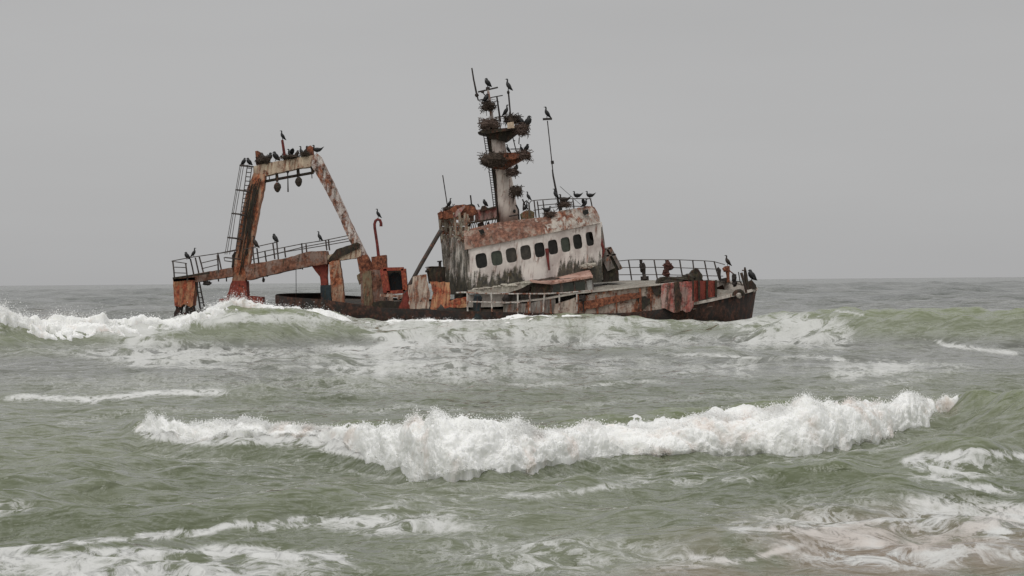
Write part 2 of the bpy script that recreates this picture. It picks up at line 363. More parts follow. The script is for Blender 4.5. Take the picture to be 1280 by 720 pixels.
# foam painted as patches of the sea surface (rows and columns of the calm sea plane)
def band(px, py, xs, ys, th, s, ends=25):
    yc = np.interp(px, xs, ys)
    m = np.exp(-((py-yc)/th)**2)
    m = m*smooth(xs[0]-ends, xs[0]+ends, px)*(1-smooth(xs[-1]-ends, xs[-1]+ends, px))
    return s*m
def blob(px, py, cx, cy, rx, ry, s):
    return s*np.exp(-(((px-cx)/rx)**2 + ((py-cy)/ry)**2)**1.5)
def foam_density(px, py):
    D = np.zeros_like(px)
    A = []
    # in front of the wreck
    A.append(blob(px, py, 690, 420, 400, 34, 0.63))
    A.append(blob(px, py, 690, 404, 380, 10, 0.66))
    A.append(blob(px, py, 470, 425, 170, 26, 0.68))
    A.append(blob(px, py, 600, 455, 430, 32, 0.55))
    A.append(blob(px, py, 985, 415, 95, 32, 0.95))
    A.append(band(px, py, [700, 830, 960, 1060], [424, 440, 449, 446], 5, 0.75))
    A.append(blob(px, py, 200, 414, 330, 26, 0.80))
    A.append(blob(px, py, 150, 398, 330, 12, 1.0))
    A.append(blob(px, py, 230, 445, 280, 20, 0.66))
    A.append(band(px, py, [120, 300, 500, 640], [452, 462, 455, 470], 5, 0.62, 60))
    A.append(band(px, py, [0, 110, 180, 290], [496, 499, 492, 490], 6, 0.80, 30))
    A.append(band(px, py, [820, 900, 1030], [470, 457, 460], 4, 0.62, 40))
    A.append(band(px, py, [600, 700, 860], [478, 482, 476], 5, 0.55, 60))
    A.append(band(px, py, [1160, 1210, 1275], [424, 436, 441], 5, 0.74, 20))
    A.append(band(px, py, [1000, 1060, 1090], [386, 388, 396], 3, 0.6, 20))
    A.append(blob(px, py, 1000, 460, 320, 20, 0.56))
    A.append(blob(px, py, 300, 480, 500, 30, 0.44))
    A.append(band(px, py, [940, 1280], [383, 388], 3, 0.35))
    A.append(band(px, py, [740, 800, 870, 930, 970, 1010], [396, 400, 405, 401, 396, 394], 4, 0.66, 30))
    # behind the near breaker
    A.append(band(px, py, [60, 160, 400, 700, 1180], [532, 514, 512, 512, 474], 11, 0.44))
    # near breaker: under the lumps
    dc_py = np.interp(px, W1[:, 0], W1[:, 2]); df_py = np.interp(px, W1[:, 0], W1[:, 1])
    on = smooth(158, 185, px)*(1-smooth(1130, 1200, px))
    A.append(on*smooth(-6, 4, py-dc_py)*(1-smooth(-22, -4, py-df_py))*0.9)
    A.append(on*smooth(-14, -6, py-df_py)*(1-smooth(-2, 8, py-df_py))*0.36)
    A.append(0.46*on*smooth(-2, 4, py-df_py)*(1-smooth(0, 30, py-df_py)))
    A.append(band(px, py, [420, 600, 800, 980], [640, 622, 607, 600], 9, 0.55, 60))
    # foreground
    A.append(band(px, py, [-60, 0, 150, 300, 420], [700, 690, 672, 655, 647], 6.5, 0.76, 40))
    A.append(band(px, py, [290, 420, 560], [662, 652, 640], 6, 0.66, 40))
    A.append(band(px, py, [-60, 60, 220, 330, 450], [702, 698, 688, 690, 702], 11, 0.84, 40))
    A.append(blob(px, py, 180, 712, 330, 24, 0.74))
    A.append(blob(px, py, 10, 632, 45, 16, 0.60))
    A.append(blob(px, py, 500, 655, 150, 22, 0.60))
    A.append(blob(px, py, 700, 694, 290, 42, 0.52))
    A.append(blob(px, py, 660, 712, 120, 10, 0.55))
    A.append(blob(px, py, 850, 700, 60, 22, 0.58))
    A.append(band(px, py, [1120, 1180, 1240, 1300], [580, 573, 564, 568], 8, 0.82, 20))
    A.append(blob(px, py, 1200, 584, 90, 20, 0.68))
    A.append(band(px, py, [1130, 1180, 1280], [594, 604, 618], 9, 0.64, 20))
    A.append(blob(px, py, 1160, 642, 120, 28, 0.76))
    A.append(blob(px, py, 1260, 655, 90, 30, 0.84))
    A.append(band(px, py, [900, 960, 1010], [659, 661, 664], 8, 0.78, 20))
    A.append(band(px, py, [845, 900, 970, 1020], [696, 702, 688, 672], 8, 0.76, 20))
    A.append(blob(px, py, 1150, 694, 180, 24, 0.76))
    A.append(blob(px, py, 1100, 668, 240, 62, 0.64))
    A.append(blob(px, py, 1020, 640, 60, 16, 0.52))
    A.append(blob(px, py, 1000, 735, 260, 14, 0.5))
    A.append(0.30 + 0*px)
    D = np.maximum.reduce(A)
    for q in ((20, 424, 45, 14), (95, 424, 60, 11), (300, 417, 75, 14), (250, 420, 50, 8), (420, 412, 30, 7), (440, 424, 40, 8), (360, 428, 40, 8), (870, 414, 60, 5), (60, 455, 90, 12), (760, 440, 90, 7)):
        D = D*(1 - blob(px, py, *q, 0.62))
    return D

def build_sea():
    ds = [5.0]
    while ds[-1] < 40000:
        d = ds[-1]
        k = 0.012 if d < 16 else (0.0022 if d < 125 else (0.0055 if d < 1200 else 0.03))
        ds.append(d*(1+k))
    ds = np.array(ds)
    half = (640+150)/F
    tn = np.concatenate([np.linspace(-1.6, -half-0.02, 50), np.linspace(-half, half, 1050), np.linspace(half+0.02, 1.6, 50)])
    D, T = np.meshgrid(ds, tn, indexing='ij')
    X = D*T; Y = D
    sp_ = np.where(Y < 16, 0.012*Y, np.where(Y < 125, 0.0022*Y, np.where(Y < 1200, 0.0055*Y, 0.03*Y)))
    sp_ = np.where(np.abs(T) > half, 0.03*Y, sp_)
    Z = sea_height(X, Y, sp_)
    Z = Z * (1 - 0.6*smooth(1500, 6000, Y))
    # sharpen crests by drawing points towards them
    px, py = to_px(X, Y, Z)
    pn = perlin(X*0.35, Y*0.12, 0*X)
    foam = foam_density(px + 22*perlin(X*0.5, Y*0.2, 0*X+5), py + 6*pn*np.clip(60/Y, 0.4, 1.5))
    nearw = np.clip(45/Y, 0.3, 1.3)
    foam2 = foam_density(px + 22*perlin(X*0.5, Y*0.2, 0*X+5) + 14*perlin(X*1.6*nearw, Y*0.9*nearw, 0*X+6), py + (6*pn + 7*perlin(X*1.2*nearw, Y*0.5*nearw, 0*X+2))*np.clip(60/Y, 0.4, 1.5))
    foam = np.maximum(foam2, foam*0.72)
    fl = 0.55*perlin(X*0.45*nearw, Y*0.50*nearw, 0*X+31) + 0.38*perlin(X*1.4*nearw, Y*1.35*nearw, 0*X+12) + 0.30*perlin(X*4.0*nearw, Y*3.2*nearw, 0*X+17)
    foam = np.clip(foam*1.0 + fl*smooth(0.33, 0.6, foam)*0.62, 0, 1)
    foam = np.where(Y > 135, np.minimum(foam, 0.3 + 0.12*perlin(X*0.02, Y*0.01, 0*X+8)), foam)
    sand = blob(px, py, 1130, 688, 250, 52, 0.8) + blob(px, py, 840, 722, 120, 16, 0.5) + blob(px, py, 60, 400, 40, 14, 0.3)
    sand = np.clip(sand, 0, 1)
    V = np.stack([X, Y, Z], -1).reshape(-1, 3)
    o = np_mesh('sea', V, grid_faces(len(ds), len(tn)), M_WATER, True, {'foam': foam.ravel(), 'sand': sand.ravel()})
    o['kind'] = 'structure'
    return o
build_sea()

# ---------------------------------------------------------------- breaking foam
def billow(P, sc, octv, seed, gain=0.55):
    a, s, tot = 1.0, sc, 0.0; out = 0
    for k in range(octv):
        out = out + a*np.abs(perlin(P[..., 0]*s+seed, P[..., 1]*s+seed*0.7, P[..., 2]*s+seed*1.3))
        tot += a; a *= gain; s *= 2.05
    return out/tot
OCT = np.array([(1, 0, 0), (0, 1, 0), (-1, 0, 0), (0, -1, 0), (0, 0, 1), (0, 0, -1)], float)
OCF = np.array([(0, 1, 4), (1, 2, 4), (2, 3, 4), (3, 0, 4), (1, 0, 5), (2, 1, 5), (3, 2, 5), (0, 3, 5)])
def droplets(P, r):
    n = len(P)
    sc = rng.uniform(0.6, 1.4, (n, 1, 3))
    V = (P[:, None, :] + OCT[None]*sc*r[:, None, None]).reshape(-1, 3)
    Fc = (OCF[None] + (np.arange(n)*6)[:, None, None]).reshape(-1, 3)
    return V, Fc
def build_foam(name, label, pxs, dc, df, h, amp, nu, nv, sc, drop_n, drop_r, ends, topn):
    px = np.linspace(pxs[0], pxs[-1], nu)
    kk = np.exp(-np.linspace(-2, 2, 121)**2); kk /= kk.sum()
    sm = lambda a: np.convolve(np.pad(a, 60, mode='edge'), kk, 'valid')
    DC, DF, H, AM = (sm(np.interp(px, pxs, a)) for a in (dc, df, h, amp))
    th = np.linspace(math.radians(-28), math.radians(150), nv)
    mid = (DC+DF)/2; ra = (DC-DF)/2 + 0.12*AM
    TH, PX = np.meshgrid(th, px)
    xr = (px-CX)/F*DC
    H = H*(1 + 0.34*perlin(xr*0.42, xr*0+1.5, xr*0) + 0.22*perlin(xr*1.3, xr*0+4.5, xr*0)); AM = AM*(1 + 0.7*perlin(xr*0.6, xr*0+8.5, xr*0))
    x0 = (PX-CX)/F*mid[:, None]
    wig = perlin(x0*0.55, x0*0+2.2, x0*0)*0.9 + perlin(x0*1.7, x0*0+7.2, x0*0)*0.40
    Y = mid[:, None] - np.cos(TH)*(ra[:, None]*(1+0*TH)) + (wig*0.7*AM[:, None])*np.clip(np.cos(TH), 0, 1)
    sh = np.where(TH < math.pi/2, np.sin(np.clip(TH, -1, 1.58))**1.0, 1 - 0.9*(1-np.sin(TH)))
    Y = Y - np.clip(1-TH/0.5, 0, 1)*(0.26*perlin(x0*2.4, TH*0.6, x0*0+4) + 0.14*perlin(x0*7.5, TH*1.2, x0*0+9))
    X = (PX-CX)/F*Y
    Z = np.maximum(sh*H[:, None], sea_height(X, Y, 0.08+0*X) + 0.0 - 0.25*(TH < -0.1))
    P = np.stack([X, Y, Z], -1)
    nrm = np.stack([0*TH, -np.cos(TH)*0.8, np.sin(TH)*0.8+0.35], -1)
    nrm /= np.linalg.norm(nrm, axis=-1, keepdims=True)
    b1 = billow(P*np.array([1, 1, 1.1]), sc, 5, 3.3, 0.52)
    b0 = perlin(P[..., 0]*sc*0.35, P[..., 1]*sc*0.35, P[..., 2]*sc*0.5)
    warp = np.stack([perlin(P[..., 0]*sc*1.6, P[..., 1]*sc*1.6+k*9, P[..., 2]*sc*1.6) for k in range(3)], -1)
    disp = (b1*1.5 - 0.06 + 0.60*b0 + 0.30*perlin(P[..., 0]*sc*0.9, P[..., 1]*sc*0.9, P[..., 2]*sc*0.9+5))
    P = P + nrm*(disp*AM[:, None])[..., None] + warp*0.16*AM[:, None, None]
    fine = billow(P, sc*5.0, 3, 8.1, 0.55)
    P = P + nrm*((fine-0.2)*0.14*np.minimum(AM, 0.8)[:, None])[..., None]
    e0 = smooth(0, ends, px-pxs[0])*smooth(0, ends, pxs[-1]-px)
    e1 = smooth(0, 80, px-pxs[0]+20)*smooth(0, 110, pxs[-1]-px+8)
    brk = np.clip(0.5 + 1.5*perlin(P[..., 0]*1.2, P[..., 1]*1.2, P[..., 2]*1.5+7) + 0.9*perlin(P[..., 0]*4, P[..., 1]*4, P[..., 2]*4), 0, 1)
    P[..., 2] -= (1-e0)[:, None]*0.75*(H+0.3)[:, None] + np.clip(0.85-e1, 0, 1)[:, None]*brk*0.55
    Vn = P.reshape(-1, 3)
    o = np_mesh(name, Vn, grid_faces(nu, nv), M_FOAM, True)
    o['kind'] = 'stuff'; o['label'] = label
    # droplets thrown off the lumps
    w = np.where((TH > 1.1) & (TH < 2.2), topn, np.where(TH < 0.35, 0.7, 0.12))*(AM[:, None])*e0[:, None]
    w = w*(0.15 + np.clip(perlin(P[..., 0]*1.4, P[..., 1]*1.4, P[..., 2])*2.2+0.3, 0, 1.5))
    w = w.ravel()/w.sum()
    idx = rng.choice(len(w), drop_n, p=w)
    out = rng.exponential(0.075, drop_n)*np.repeat(AM, nv)[idx]
    cl = perlin(Vn[idx, 0]*3, Vn[idx, 1]*3, Vn[idx, 2]*0+1)*0.5+0.6
    Q = Vn[idx] + nrm.reshape(-1, 3)[idx]*(out*cl)[:, None] + rng.normal(0, 0.03, (drop_n, 3))
    # ragged foam fingers running down at the foot
    r = drop_r*rng.lognormal(0, 0.45, drop_n)*np.clip(1.1 - out*0.9, 0.4, 1)
    return droplets(Q, r)
p1 = np.array([150, 170, 200, 230, 300, 400, 480, 555, 640, 700, 760, 840, 910, 1012, 1098, 1142, 1184, 1208], float)
dc1 = np.interp(p1, W1[:, 0], W1_dc)
ft1 = np.array([556, 552, 552, 556, 563, 566, 584, 606, 596, 584, 573, 572, 566, 565, 551, 541, 520, 503], float)
df1 = CAMH*F/(ft1-hor(p1)); df1 = np.minimum(df1, dc1-0.4)
h1 = np.interp(p1, W1[:, 0], W1_h) + 0.02
am1 = np.array([0.10, 0.62, 0.50, 0.38, 0.40, 0.42, 0.50, 0.54, 0.52, 0.50, 0.52, 0.56, 0.58, 0.54, 0.50, 0.50, 0.40, 0.10])
sp1 = build_foam('breaker_foam', 'thick white foam tumbling down the near breaker', p1, dc1, df1, h1, am1, 2300, 240, 1.0, 70000, 0.0060, 14, 2.2)
p2 = np.array([-420, -200, -100, 0, 25, 60, 130, 200, 250, 290, 340, 400, 440, 480, 560, 640, 700, 760], float)
dc2 = np.interp(p2, W2[:, 0], W2[:, 1]); h2 = np.interp(p2, W2[:, 0], W2_h)
df2 = dc2 - np.array([5, 4.5, 4.0, 3.0, 3.4, 4.4, 5.0, 5.2, 3.4, 2.4, 2.0, 1.8, 1.8, 1.8, 1.8, 1.8, 1.8, 1.8])
am2 = np.array([.5, .6, .8, 1.05, 1.0, .8, .8, .7, .7, .75, .6, .42, .34, .24, .18, .18, .16, .05])
def shelf(p, dc, df, h, am, name, label, nu, nv, sc, dn, dr, ends, topn, cut):
    """foam lying on the upper face only: follows the sea's own height from cut metres in front of the crest"""
    px = np.linspace(p[0], p[-1], nu); DC = np.interp(px, p, dc); DF = np.interp(px, p, df); AM = np.interp(px, p, am)
    tv = np.linspace(0, 1, nv)
    PX = px[:, None]+0*tv; Y = DF[:, None] + (DC-DF+1.2)[:, None]*tv[None]
    X = (PX-CX)/F*Y
    Z = sea_height(X, Y, 0.22+0*X)
    edge = smooth(0, 0.25, tv)*(1-smooth(0.80, 1, tv))
    P = np.stack([X, Y, Z], -1)
    b1 = billow(P, sc, 5, 5.5, 0.62)
    b0 = perlin(X*0.22, Y*0.5, X*0+6)
    lift = (b1*2.0 - 0.10 + 0.55*b0)*AM[:, None]*edge[None]*1.0 - 0.25*(1-edge[None])
    e0 = smooth(0, ends, px-p[0])*smooth(0, ends, p[-1]-px)
    lift = lift*e0[:, None] - 0.3*(1-e0[:, None])
    hole = 1.5*perlin(X*0.33, Y*0.55, X*0+14) + 0.9*perlin(X*1.1, Y*1.3, X*0+15) + 0.5*perlin(X*3.1, Y*3.1, X*0+16)
    lift -= AM[:, None]*1.3*np.clip(hole + (0.62 - tv[None])*1.2, 0, 1)
    P[..., 2] += lift
    P[..., 1] -= 0.5*np.clip(lift, 0, 9)
    P[..., 0] += 0.15*perlin(X*3, Y*3, Z*3)
    Vn = P.reshape(-1, 3)
    o = np_mesh(name, Vn, grid_faces(nu, nv), M_FOAM, True); o['kind'] = 'stuff'; o['label'] = label
    w = (np.clip(lift, 0, 9)**1.2*(0.2+np.clip(perlin(X*0.9, Y*0.9, Z)*2.5, 0, 2))).ravel(); w = w/w.sum()
    idx = rng.choice(len(w), dn, p=w)
    Q = Vn[idx].copy(); Q[:, 2] += rng.exponential(0.16, dn)*np.repeat(AM, nv)[idx]; Q += rng.normal(0, 0.05, Q.shape)
    return droplets(Q, dr*rng.lognormal(0, 0.4, dn))
sp2 = shelf(p2, dc2, df2, h2, am2, 'swell_foam', 'white foam along the crest breaking against the wreck', 2100, 100, 0.6, 17000, 0.011, 25, 1, 0)
Vs = np.concatenate([sp1[0], sp2[0]]); Fs = np.concatenate([sp1[1], sp2[1]+len(sp1[0])])
spray = np_mesh('sea_spray', Vs, Fs, M_FOAM, False); spray['kind'] = 'stuff'; spray['label'] = 'fine droplets of spray thrown up by the breaking waves'

# ================================================================ the wreck
ORIGIN = Vector((W(640, 400, 120).x, 120.0, 0.0))
ship = bpy.data.objects.new('shipwreck', None); COL.objects.link(ship)
ship.location = ORIGIN; ship.empty_display_size = 2
ship['label'] = 'rusty stranded fishing trawler leaning in the surf with white wheelhouse and tall stern gantry'
ship['category'] = 'shipwreck'

SPLIT = {'hanging_rope', 'frame_ribs', 'casing_panel', 'deck_fitting', 'stub_post', 'bulwark_rib', 'recess_shadow_plate', 'visor_hole', 'leaning_board', 'base_block', 'aerial', 'antenna_rod', 'platform_rail', 'vent_pipe', 'pillar_foot', 'walkway_frame', 'side_plate', 'column_cap', 'leg_cables', 'coaming'}
def part(name, bm, mat, parent, smooth_=False, label=None):
    if name in SPLIT and len(bm.isl) > 1:
        nm = {'frame_ribs': 'frame_rib', 'leg_cables': 'leg_cable'}.get(name, name); last = None
        for i, (v0, f0) in enumerate(bm.isl):
            v1, f1 = bm.isl[i+1] if i+1 < len(bm.isl) else (len(bm.v), len(bm.f))
            q = MB(); q.v = bm.v[v0:v1]; q.f = [tuple(k-v0 for k in f) for f in bm.f[f0:f1]]; q.isl = []
            last = part(nm, q, mat, parent, smooth_, label)
        return last
    V = [Vector(v) for v in bm.v]
    lo = Vector((min(v.x for v in V), min(v.y for v in V), min(v.z for v in V)))
    hi = Vector((max(v.x for v in V), max(v.y for v in V), max(v.z for v in V)))
    c = (lo+hi)/2
    me = bpy.data.meshes.new(name); me.from_pydata([v-c for v in V], [], bm.f)
    me.validate(); me.update()
    import bmesh
    b = bmesh.new(); b.from_mesh(me); bmesh.ops.recalc_face_normals(b, faces=b.faces); b.to_mesh(me); b.free()
    me.polygons.foreach_set('use_smooth', [smooth_]*len(me.polygons))
    mats = mat if isinstance(mat, (list, tuple)) else [mat]
    for m in mats: me.materials.append(m)
    o = bpy.data.objects.new(name, me); COL.objects.link(o)
    pw = Vector((0, 0, 0)); q = parent
    while q is not None: pw += q.location; q = q.parent
    o.parent = parent; o.location = c - pw
    if label: o['label'] = label
    return o

class MB:
    def __init__(s): s.v = []; s.f = []; s.isl = []
    def add(s, v, f):
        n = len(s.v); s.isl.append((n, len(s.f))); s.v += [Vector(a) for a in v]; s.f += [tuple(i+n for i in a) for a in f]; return s
    def prism(s, pts, y, t, jit=0.0, top=None, seg=4.0):
        """polygon given in photo pixels at distance y, t metres thick; jit roughens its outline like wasted steel"""
        if jit:
            q = []
            for i, a in enumerate(pts):
                b = pts[(i+1) % len(pts)]; L = math.hypot(b[0]-a[0], b[1]-a[1]); k = max(1, int(L/seg))
                for j in range(k):
                    f = j/k; e = jit*(1 if j else 0.4)
                    q.append((a[0]+(b[0]-a[0])*f+random.uniform(-e, e), a[1]+(b[1]-a[1])*f+random.uniform(-e, e)))
            pts = q
        A = [W(p[0], p[1], (y(p[0]) if callable(y) else y)) for p in pts]
        n = len(A); Bk = [a + Vector((0, t, 0)) for a in A]
        # triangulate for safety
        from mathutils.geometry import tessellate_polygon
        tr = tessellate_polygon([A])
        return s.add(A+Bk, [tuple(x) for x in tr] + [tuple(i+n for i in reversed(x)) for x in tr] + [(i, (i+1) % n, (i+1) % n+n, i+n) for i in range(n)])
    def beam(s, p, q, w, h=None):
        h = h or w; p, q = Vector(p), Vector(q); d = (q-p).normalized()
        up = Vector((0, 1, 0)) if abs(d.y) < 0.9 else Vector((1, 0, 0))
        a = d.cross(up).normalized(); b = d.cross(a).normalized()
        v = [e + a*sx*w/2 + b*sy*h/2 for e in (p, q) for sx, sy in ((-1, -1), (1, -1), (1, 1), (-1, 1))]
        return s.add(v, [(3, 2, 1, 0), (4, 5, 6, 7), (0, 1, 5, 4), (1, 2, 6, 5), (2, 3, 7, 6), (3, 0, 4, 7)])
    def tube(s, pts, r, n=7, rough=0.0):
        pts = [Vector(p) for p in pts]; R = r if isinstance(r, (list, tuple)) else [r]*len(pts)
        rings = []; prev = None
        for i, p in enumerate(pts):
            d = (pts[min(i+1, len(pts)-1)] - pts[max(i-1, 0)]).normalized()
            if prev is None:
                up = Vector((0, 1, 0)) if abs(d.y) < 0.9 else Vector((1, 0, 0))
                a = d.cross(up).normalized()
            else:
                a = (prev - d*prev.dot(d)).normalized()
            prev = a; b = d.cross(a)
            rings.append([p + (a*math.cos(2*math.pi*k/n) + b*math.sin(2*math.pi*k/n))*R[i]*(1+random.uniform(-rough, rough)) for k in range(n)])
        v = [x for r_ in rings for x in r_]; f = []
        for i in range(len(rings)-1):
            for k in range(n):
                f.append((i*n+k, i*n+(k+1) % n, (i+1)*n+(k+1) % n, (i+1)*n+k))
        f.append(tuple(reversed(range(n)))); f.append(tuple((len(rings)-1)*n+k for k in range(n)))
        return s.add(v, f)
    def lump(s, c, rx, ry, rz, rough=0.3, n=10, m=7):
        c = Vector(c); v = []; f = []
        sd = random.uniform(0, 50)
        for i in range(1, m):
            for k in range(n):
                th = math.pi*i/m; ph = 2*math.pi*k/n
                j = 1+random.uniform(-rough, rough)
                v.append(c + Vector((rx*math.sin(th)*math.cos(ph), ry*math.sin(th)*math.sin(ph), rz*math.cos(th)))*j)
        v.append(c+Vector((0, 0, rz))); v.append(c-Vector((0, 0, rz)))
        for i in range(m-2):
            for k in range(n): f.append((i*n+k, (i+1)*n+k, (i+1)*n+(k+1) % n, i*n+(k+1) % n))
        T = (m-1)*n
        for k in range(n):
            f.append((T, k, (k+1) % n)); f.append((T+1, (m-2)*n+(k+1) % n, (m-2)*n+k))
        return s.add(v, f)
    def sheet(s, near, far, t=0.06):
        """deck plate between two lists of (px,py,y) points"""
        A = [W(*p) for p in near]; Bf = [W(*p) for p in far]; n = len(A)
        dn = Vector((0, 0, -t)); v = A+Bf+[a+dn for a in A]+[b+dn for b in Bf]; f = []
        for i in range(n-1):
            f.append((i, i+1, n+i+1, n+i)); f.append((2*n+i, 3*n+i, 3*n+i+1, 2*n+i+1))
            f.append((i, 2*n+i, 2*n+i+1, i+1)); f.append((n+i, n+i+1, 3*n+i+1, 3*n+i))
        f.append((0, n, 3*n, 2*n)); f.append((n-1, 3*n-1, 4*n-1, 2*n-1))
        return s.add(v, f)
PX = 0.05  # one photo pixel at the wreck, in metres

# materials of the wreck
WHITE = (0.47, 0.44, 0.40); BEIGE = (0.36, 0.31, 0.25)
M_rust = rust_mat('rusted_steel', (0.20, 0.075, 0.045), 0.72, 0.6, 0.25, 1.0, 1.3)
M_dark = rust_mat('blackened_steel', (0.035, 0.028, 0.023), 0.35, 0.3, 0.55, 2.0, 1.0, [(0.018, 0.014, 0.012), (0.04, 0.022, 0.016), (0.07, 0.033, 0.022), (0.10, 0.05, 0.03)])
M_black = rust_mat('wet_black_hull', (0.026, 0.023, 0.021), 0.50, 0.22, 0.30, 3.0, 0.9, [(0.014, 0.011, 0.010), (0.028, 0.018, 0.014), (0.055, 0.028, 0.021), (0.085, 0.042, 0.030)])
M_orange = rust_mat('orange_rusted_steel', (0.42, 0.29, 0.20), 0.50, 0.60, 0.24, 4.0, 1.2, [(0.04, 0.020, 0.015), (0.14, 0.050, 0.028), (0.27, 0.105, 0.055), (0.40, 0.21, 0.12)])
M_red = rust_mat('red_oxide_steel', (0.20, 0.045, 0.035), 0.5, 0.5, 0.30, 5.0, 1.2, [(0.035, 0.016, 0.012), (0.09, 0.028, 0.02), (0.19, 0.045, 0.03), (0.28, 0.09, 0.05)])
M_legw = rust_mat('peeling_white_steel', (0.56, 0.51, 0.47), 0.44, 0.34, 0.40, 6.0, 1.15)
M_beam = rust_mat('stained_cream_steel', (0.56, 0.46, 0.34), 0.34, 0.42, 0.10, 7.0, 1.2)
M_girder = rust_mat('walkway_girder_steel', (0.24, 0.17, 0.14), 0.55, 0.35, 0.35, 8.0, 1.1, [(0.03, 0.018, 0.014), (0.09, 0.045, 0.032), (0.16, 0.08, 0.055), (0.25, 0.14, 0.10)])
M_pink = rust_mat('pink_stained_plating', (0.36, 0.245, 0.215), 0.48, 0.40, 0.46, 9.0, 0.9, [(0.05, 0.022, 0.018), (0.16, 0.05, 0.045), (0.30, 0.095, 0.085), (0.42, 0.20, 0.17)])
M_side = rust_mat('stained_side_plating', (0.44, 0.37, 0.31), 0.40, 0.18, 0.36, 10.0, 0.7)
M_deck = rust_mat('guano_covered_deck', (0.24, 0.225, 0.19), 0.20, 0.2, 0.30, 11.0, 1.1, guano=0.35)
M_bow = rust_mat('whitish_bow_plating', (0.48, 0.44, 0.39), 0.16, 0.25, 0.14, 12.0, 1.2)
M_house = rust_mat('wheelhouse_white', (0.64, 0.585, 0.54), 0.18, 0.24, 0.12, 13.0, 1.1, grime=(586, 335, 752, 312, 117, 1.35, 676, 26))
M_houseside = rust_mat('wheelhouse_side_white', (0.56, 0.52, 0.46), 0.36, 0.30, 0.62, 14.0, 0.8, grime=(550, 318, 588, 318, 118, 2.4), vs=0.55, hs=1.5)
M_visor = rust_mat('rusted_visor', (0.30, 0.225, 0.18), 0.58, 0.30, 0.34, 15.0, 0.9, [(0.035, 0.022, 0.018), (0.095, 0.052, 0.040), (0.155, 0.082, 0.060), (0.26, 0.165, 0.12)], guano=0.26)
M_mast = rust_mat('mast_cream', (0.63, 0.56, 0.50), 0.24, 0.30, 0.22, 16.0, 1.3)
M_redbrown = plain_mat('red_brown_rust', (0.075, 0.032, 0.025), 0.9, 0.6, 9)
M_iron = plain_mat('iron_dark', (0.035, 0.028, 0.025), 0.8, 0.5)
M_rail = plain_mat('railing_grey_iron', (0.075, 0.062, 0.056), 0.8, 0.6, 5)
M_railw = rust_mat('railing_peeling_white', (0.50, 0.48, 0.44), 0.45, 0.3, 0.2, 17.0, 2.5)
M_redpipe = plain_mat('red_rusted_pipe', (0.14, 0.028, 0.024), 0.75, 0.45, 5)
M_lower = rust_mat('small_house_grey_panel', (0.22, 0.20, 0.18), 0.30, 0.4, 0.45, 18.0, 1.4)
M_roofp = rust_mat('small_house_roof', (0.42, 0.27, 0.22), 0.35, 0.15, 0.12, 19.0, 1.2)
M_glass = plain_mat('dull_green_glass', (0.038, 0.044, 0.030), 0.25, 0.4, 2.5, 0.6)
M_depth_shade = plain_mat('painted_depth_shade', (0.016, 0.015, 0.013), 0.4, 0.5, 3)  # near-black colour painted as the shade inside open windows and holes
M_glassb = plain_mat('brownish_salted_glass', (0.042, 0.036, 0.028), 0.45, 0.5, 3.5, 0.5)
M_bluegrey = rust_mat('dark_blue_grey_steel', (0.032, 0.045, 0.050), 0.2, 0.2, 0.4, 20.0, 2)
M_orangeb = rust_mat('orange_painted_plate', (0.46, 0.26, 0.14), 0.52, 0.62, 0.30, 21.0, 1.3, [(0.035, 0.018, 0.014), (0.13, 0.038, 0.025), (0.25, 0.065, 0.035), (0.36, 0.15, 0.07)])
M_creamp = rust_mat('cream_rusted_plate', (0.46, 0.38, 0.31), 0.42, 0.50, 0.20, 22.0, 1.6)
M_stick = plain_mat('nest_sticks', (0.055, 0.040, 0.030), 0.95, 0.6, 9)
M_stick2 = plain_mat('nest_matter', (0.085, 0.058, 0.046), 0.95, 0.7, 14)

# ---- hull
near = [(344, 369, 119.4), (352, 370, 118.0), (362, 371.5, 117.2), (400, 374, 116.5), (430, 378, 116), (480, 385, 116), (540, 388, 116), (583, 389, 116), (620, 390, 116), (700, 392, 116), (769, 392, 115.8),
        (800, 390, 115.8), (825, 387, 115.8), (848, 383.5, 116), (870, 380, 116.3), (890, 376, 116.9), (905, 372.5, 117.6), (922, 368.5, 118.6), (936, 365, 119.7), (945.5, 362, 120.8)]
far = [(346, 367.5, 120.8), (352, 367, 122.4), (362, 366.5, 123.2), (400, 366, 124), (430, 369, 124.3), (480, 372, 124.5), (540, 374, 124.5), (583, 374, 124.5), (620, 372, 124.5), (700, 360, 124.5), (769, 352, 124.5),
       (800, 351, 124.5), (825, 350.5, 124.5), (848, 350.5, 124.4), (870, 350.5, 124.1), (890, 351, 123.6), (905, 352, 123.1), (922, 354, 122.4), (936, 357, 121.7), (945, 360.5, 121.1)]
b = MB(); ns = len(near); secs = []
for i, (a, c) in enumerate(zip(near, far)):
    P, Q = W(*a), W(*c)
    m = (P+Q)/2; keel = Vector((m.x, m.y, -1.6))
    rake = -0.55*max(0, (a[0]-905)/40.0)      # the stem rakes back below
    l1 = P.lerp(Vector((P.x, P.y, -0.2)), 0.55); l1.y += 0.12*(m.y-P.y); l1.x += rake*0.5
    l2 = Vector((P.x+rake, P.y+(m.y-P.y)*0.42, -0.6)); keel.x += rake*1.2
    r2 = Vector((Q.x+rake, Q.y+(m.y-Q.y)*0.42, -0.6)); r1 = Q.lerp(Vector((Q.x, Q.y, -0.2)), 0.55); r1.y += 0.12*(m.y-Q.y); r1.x += rake*0.5
    secs.append([P, l1, l2, keel, r2, r1, Q, Q+(m-Q).normalized()*0.09, P+(m-P).normalized()*0.09])
k = len(secs[0]); V = [x for s_ in secs for x in s_]
Fc = [(i*k+j, i*k+j+1, (i+1)*k+j+1, (i+1)*k+j) for i in range(ns-1) for j in range(6)]
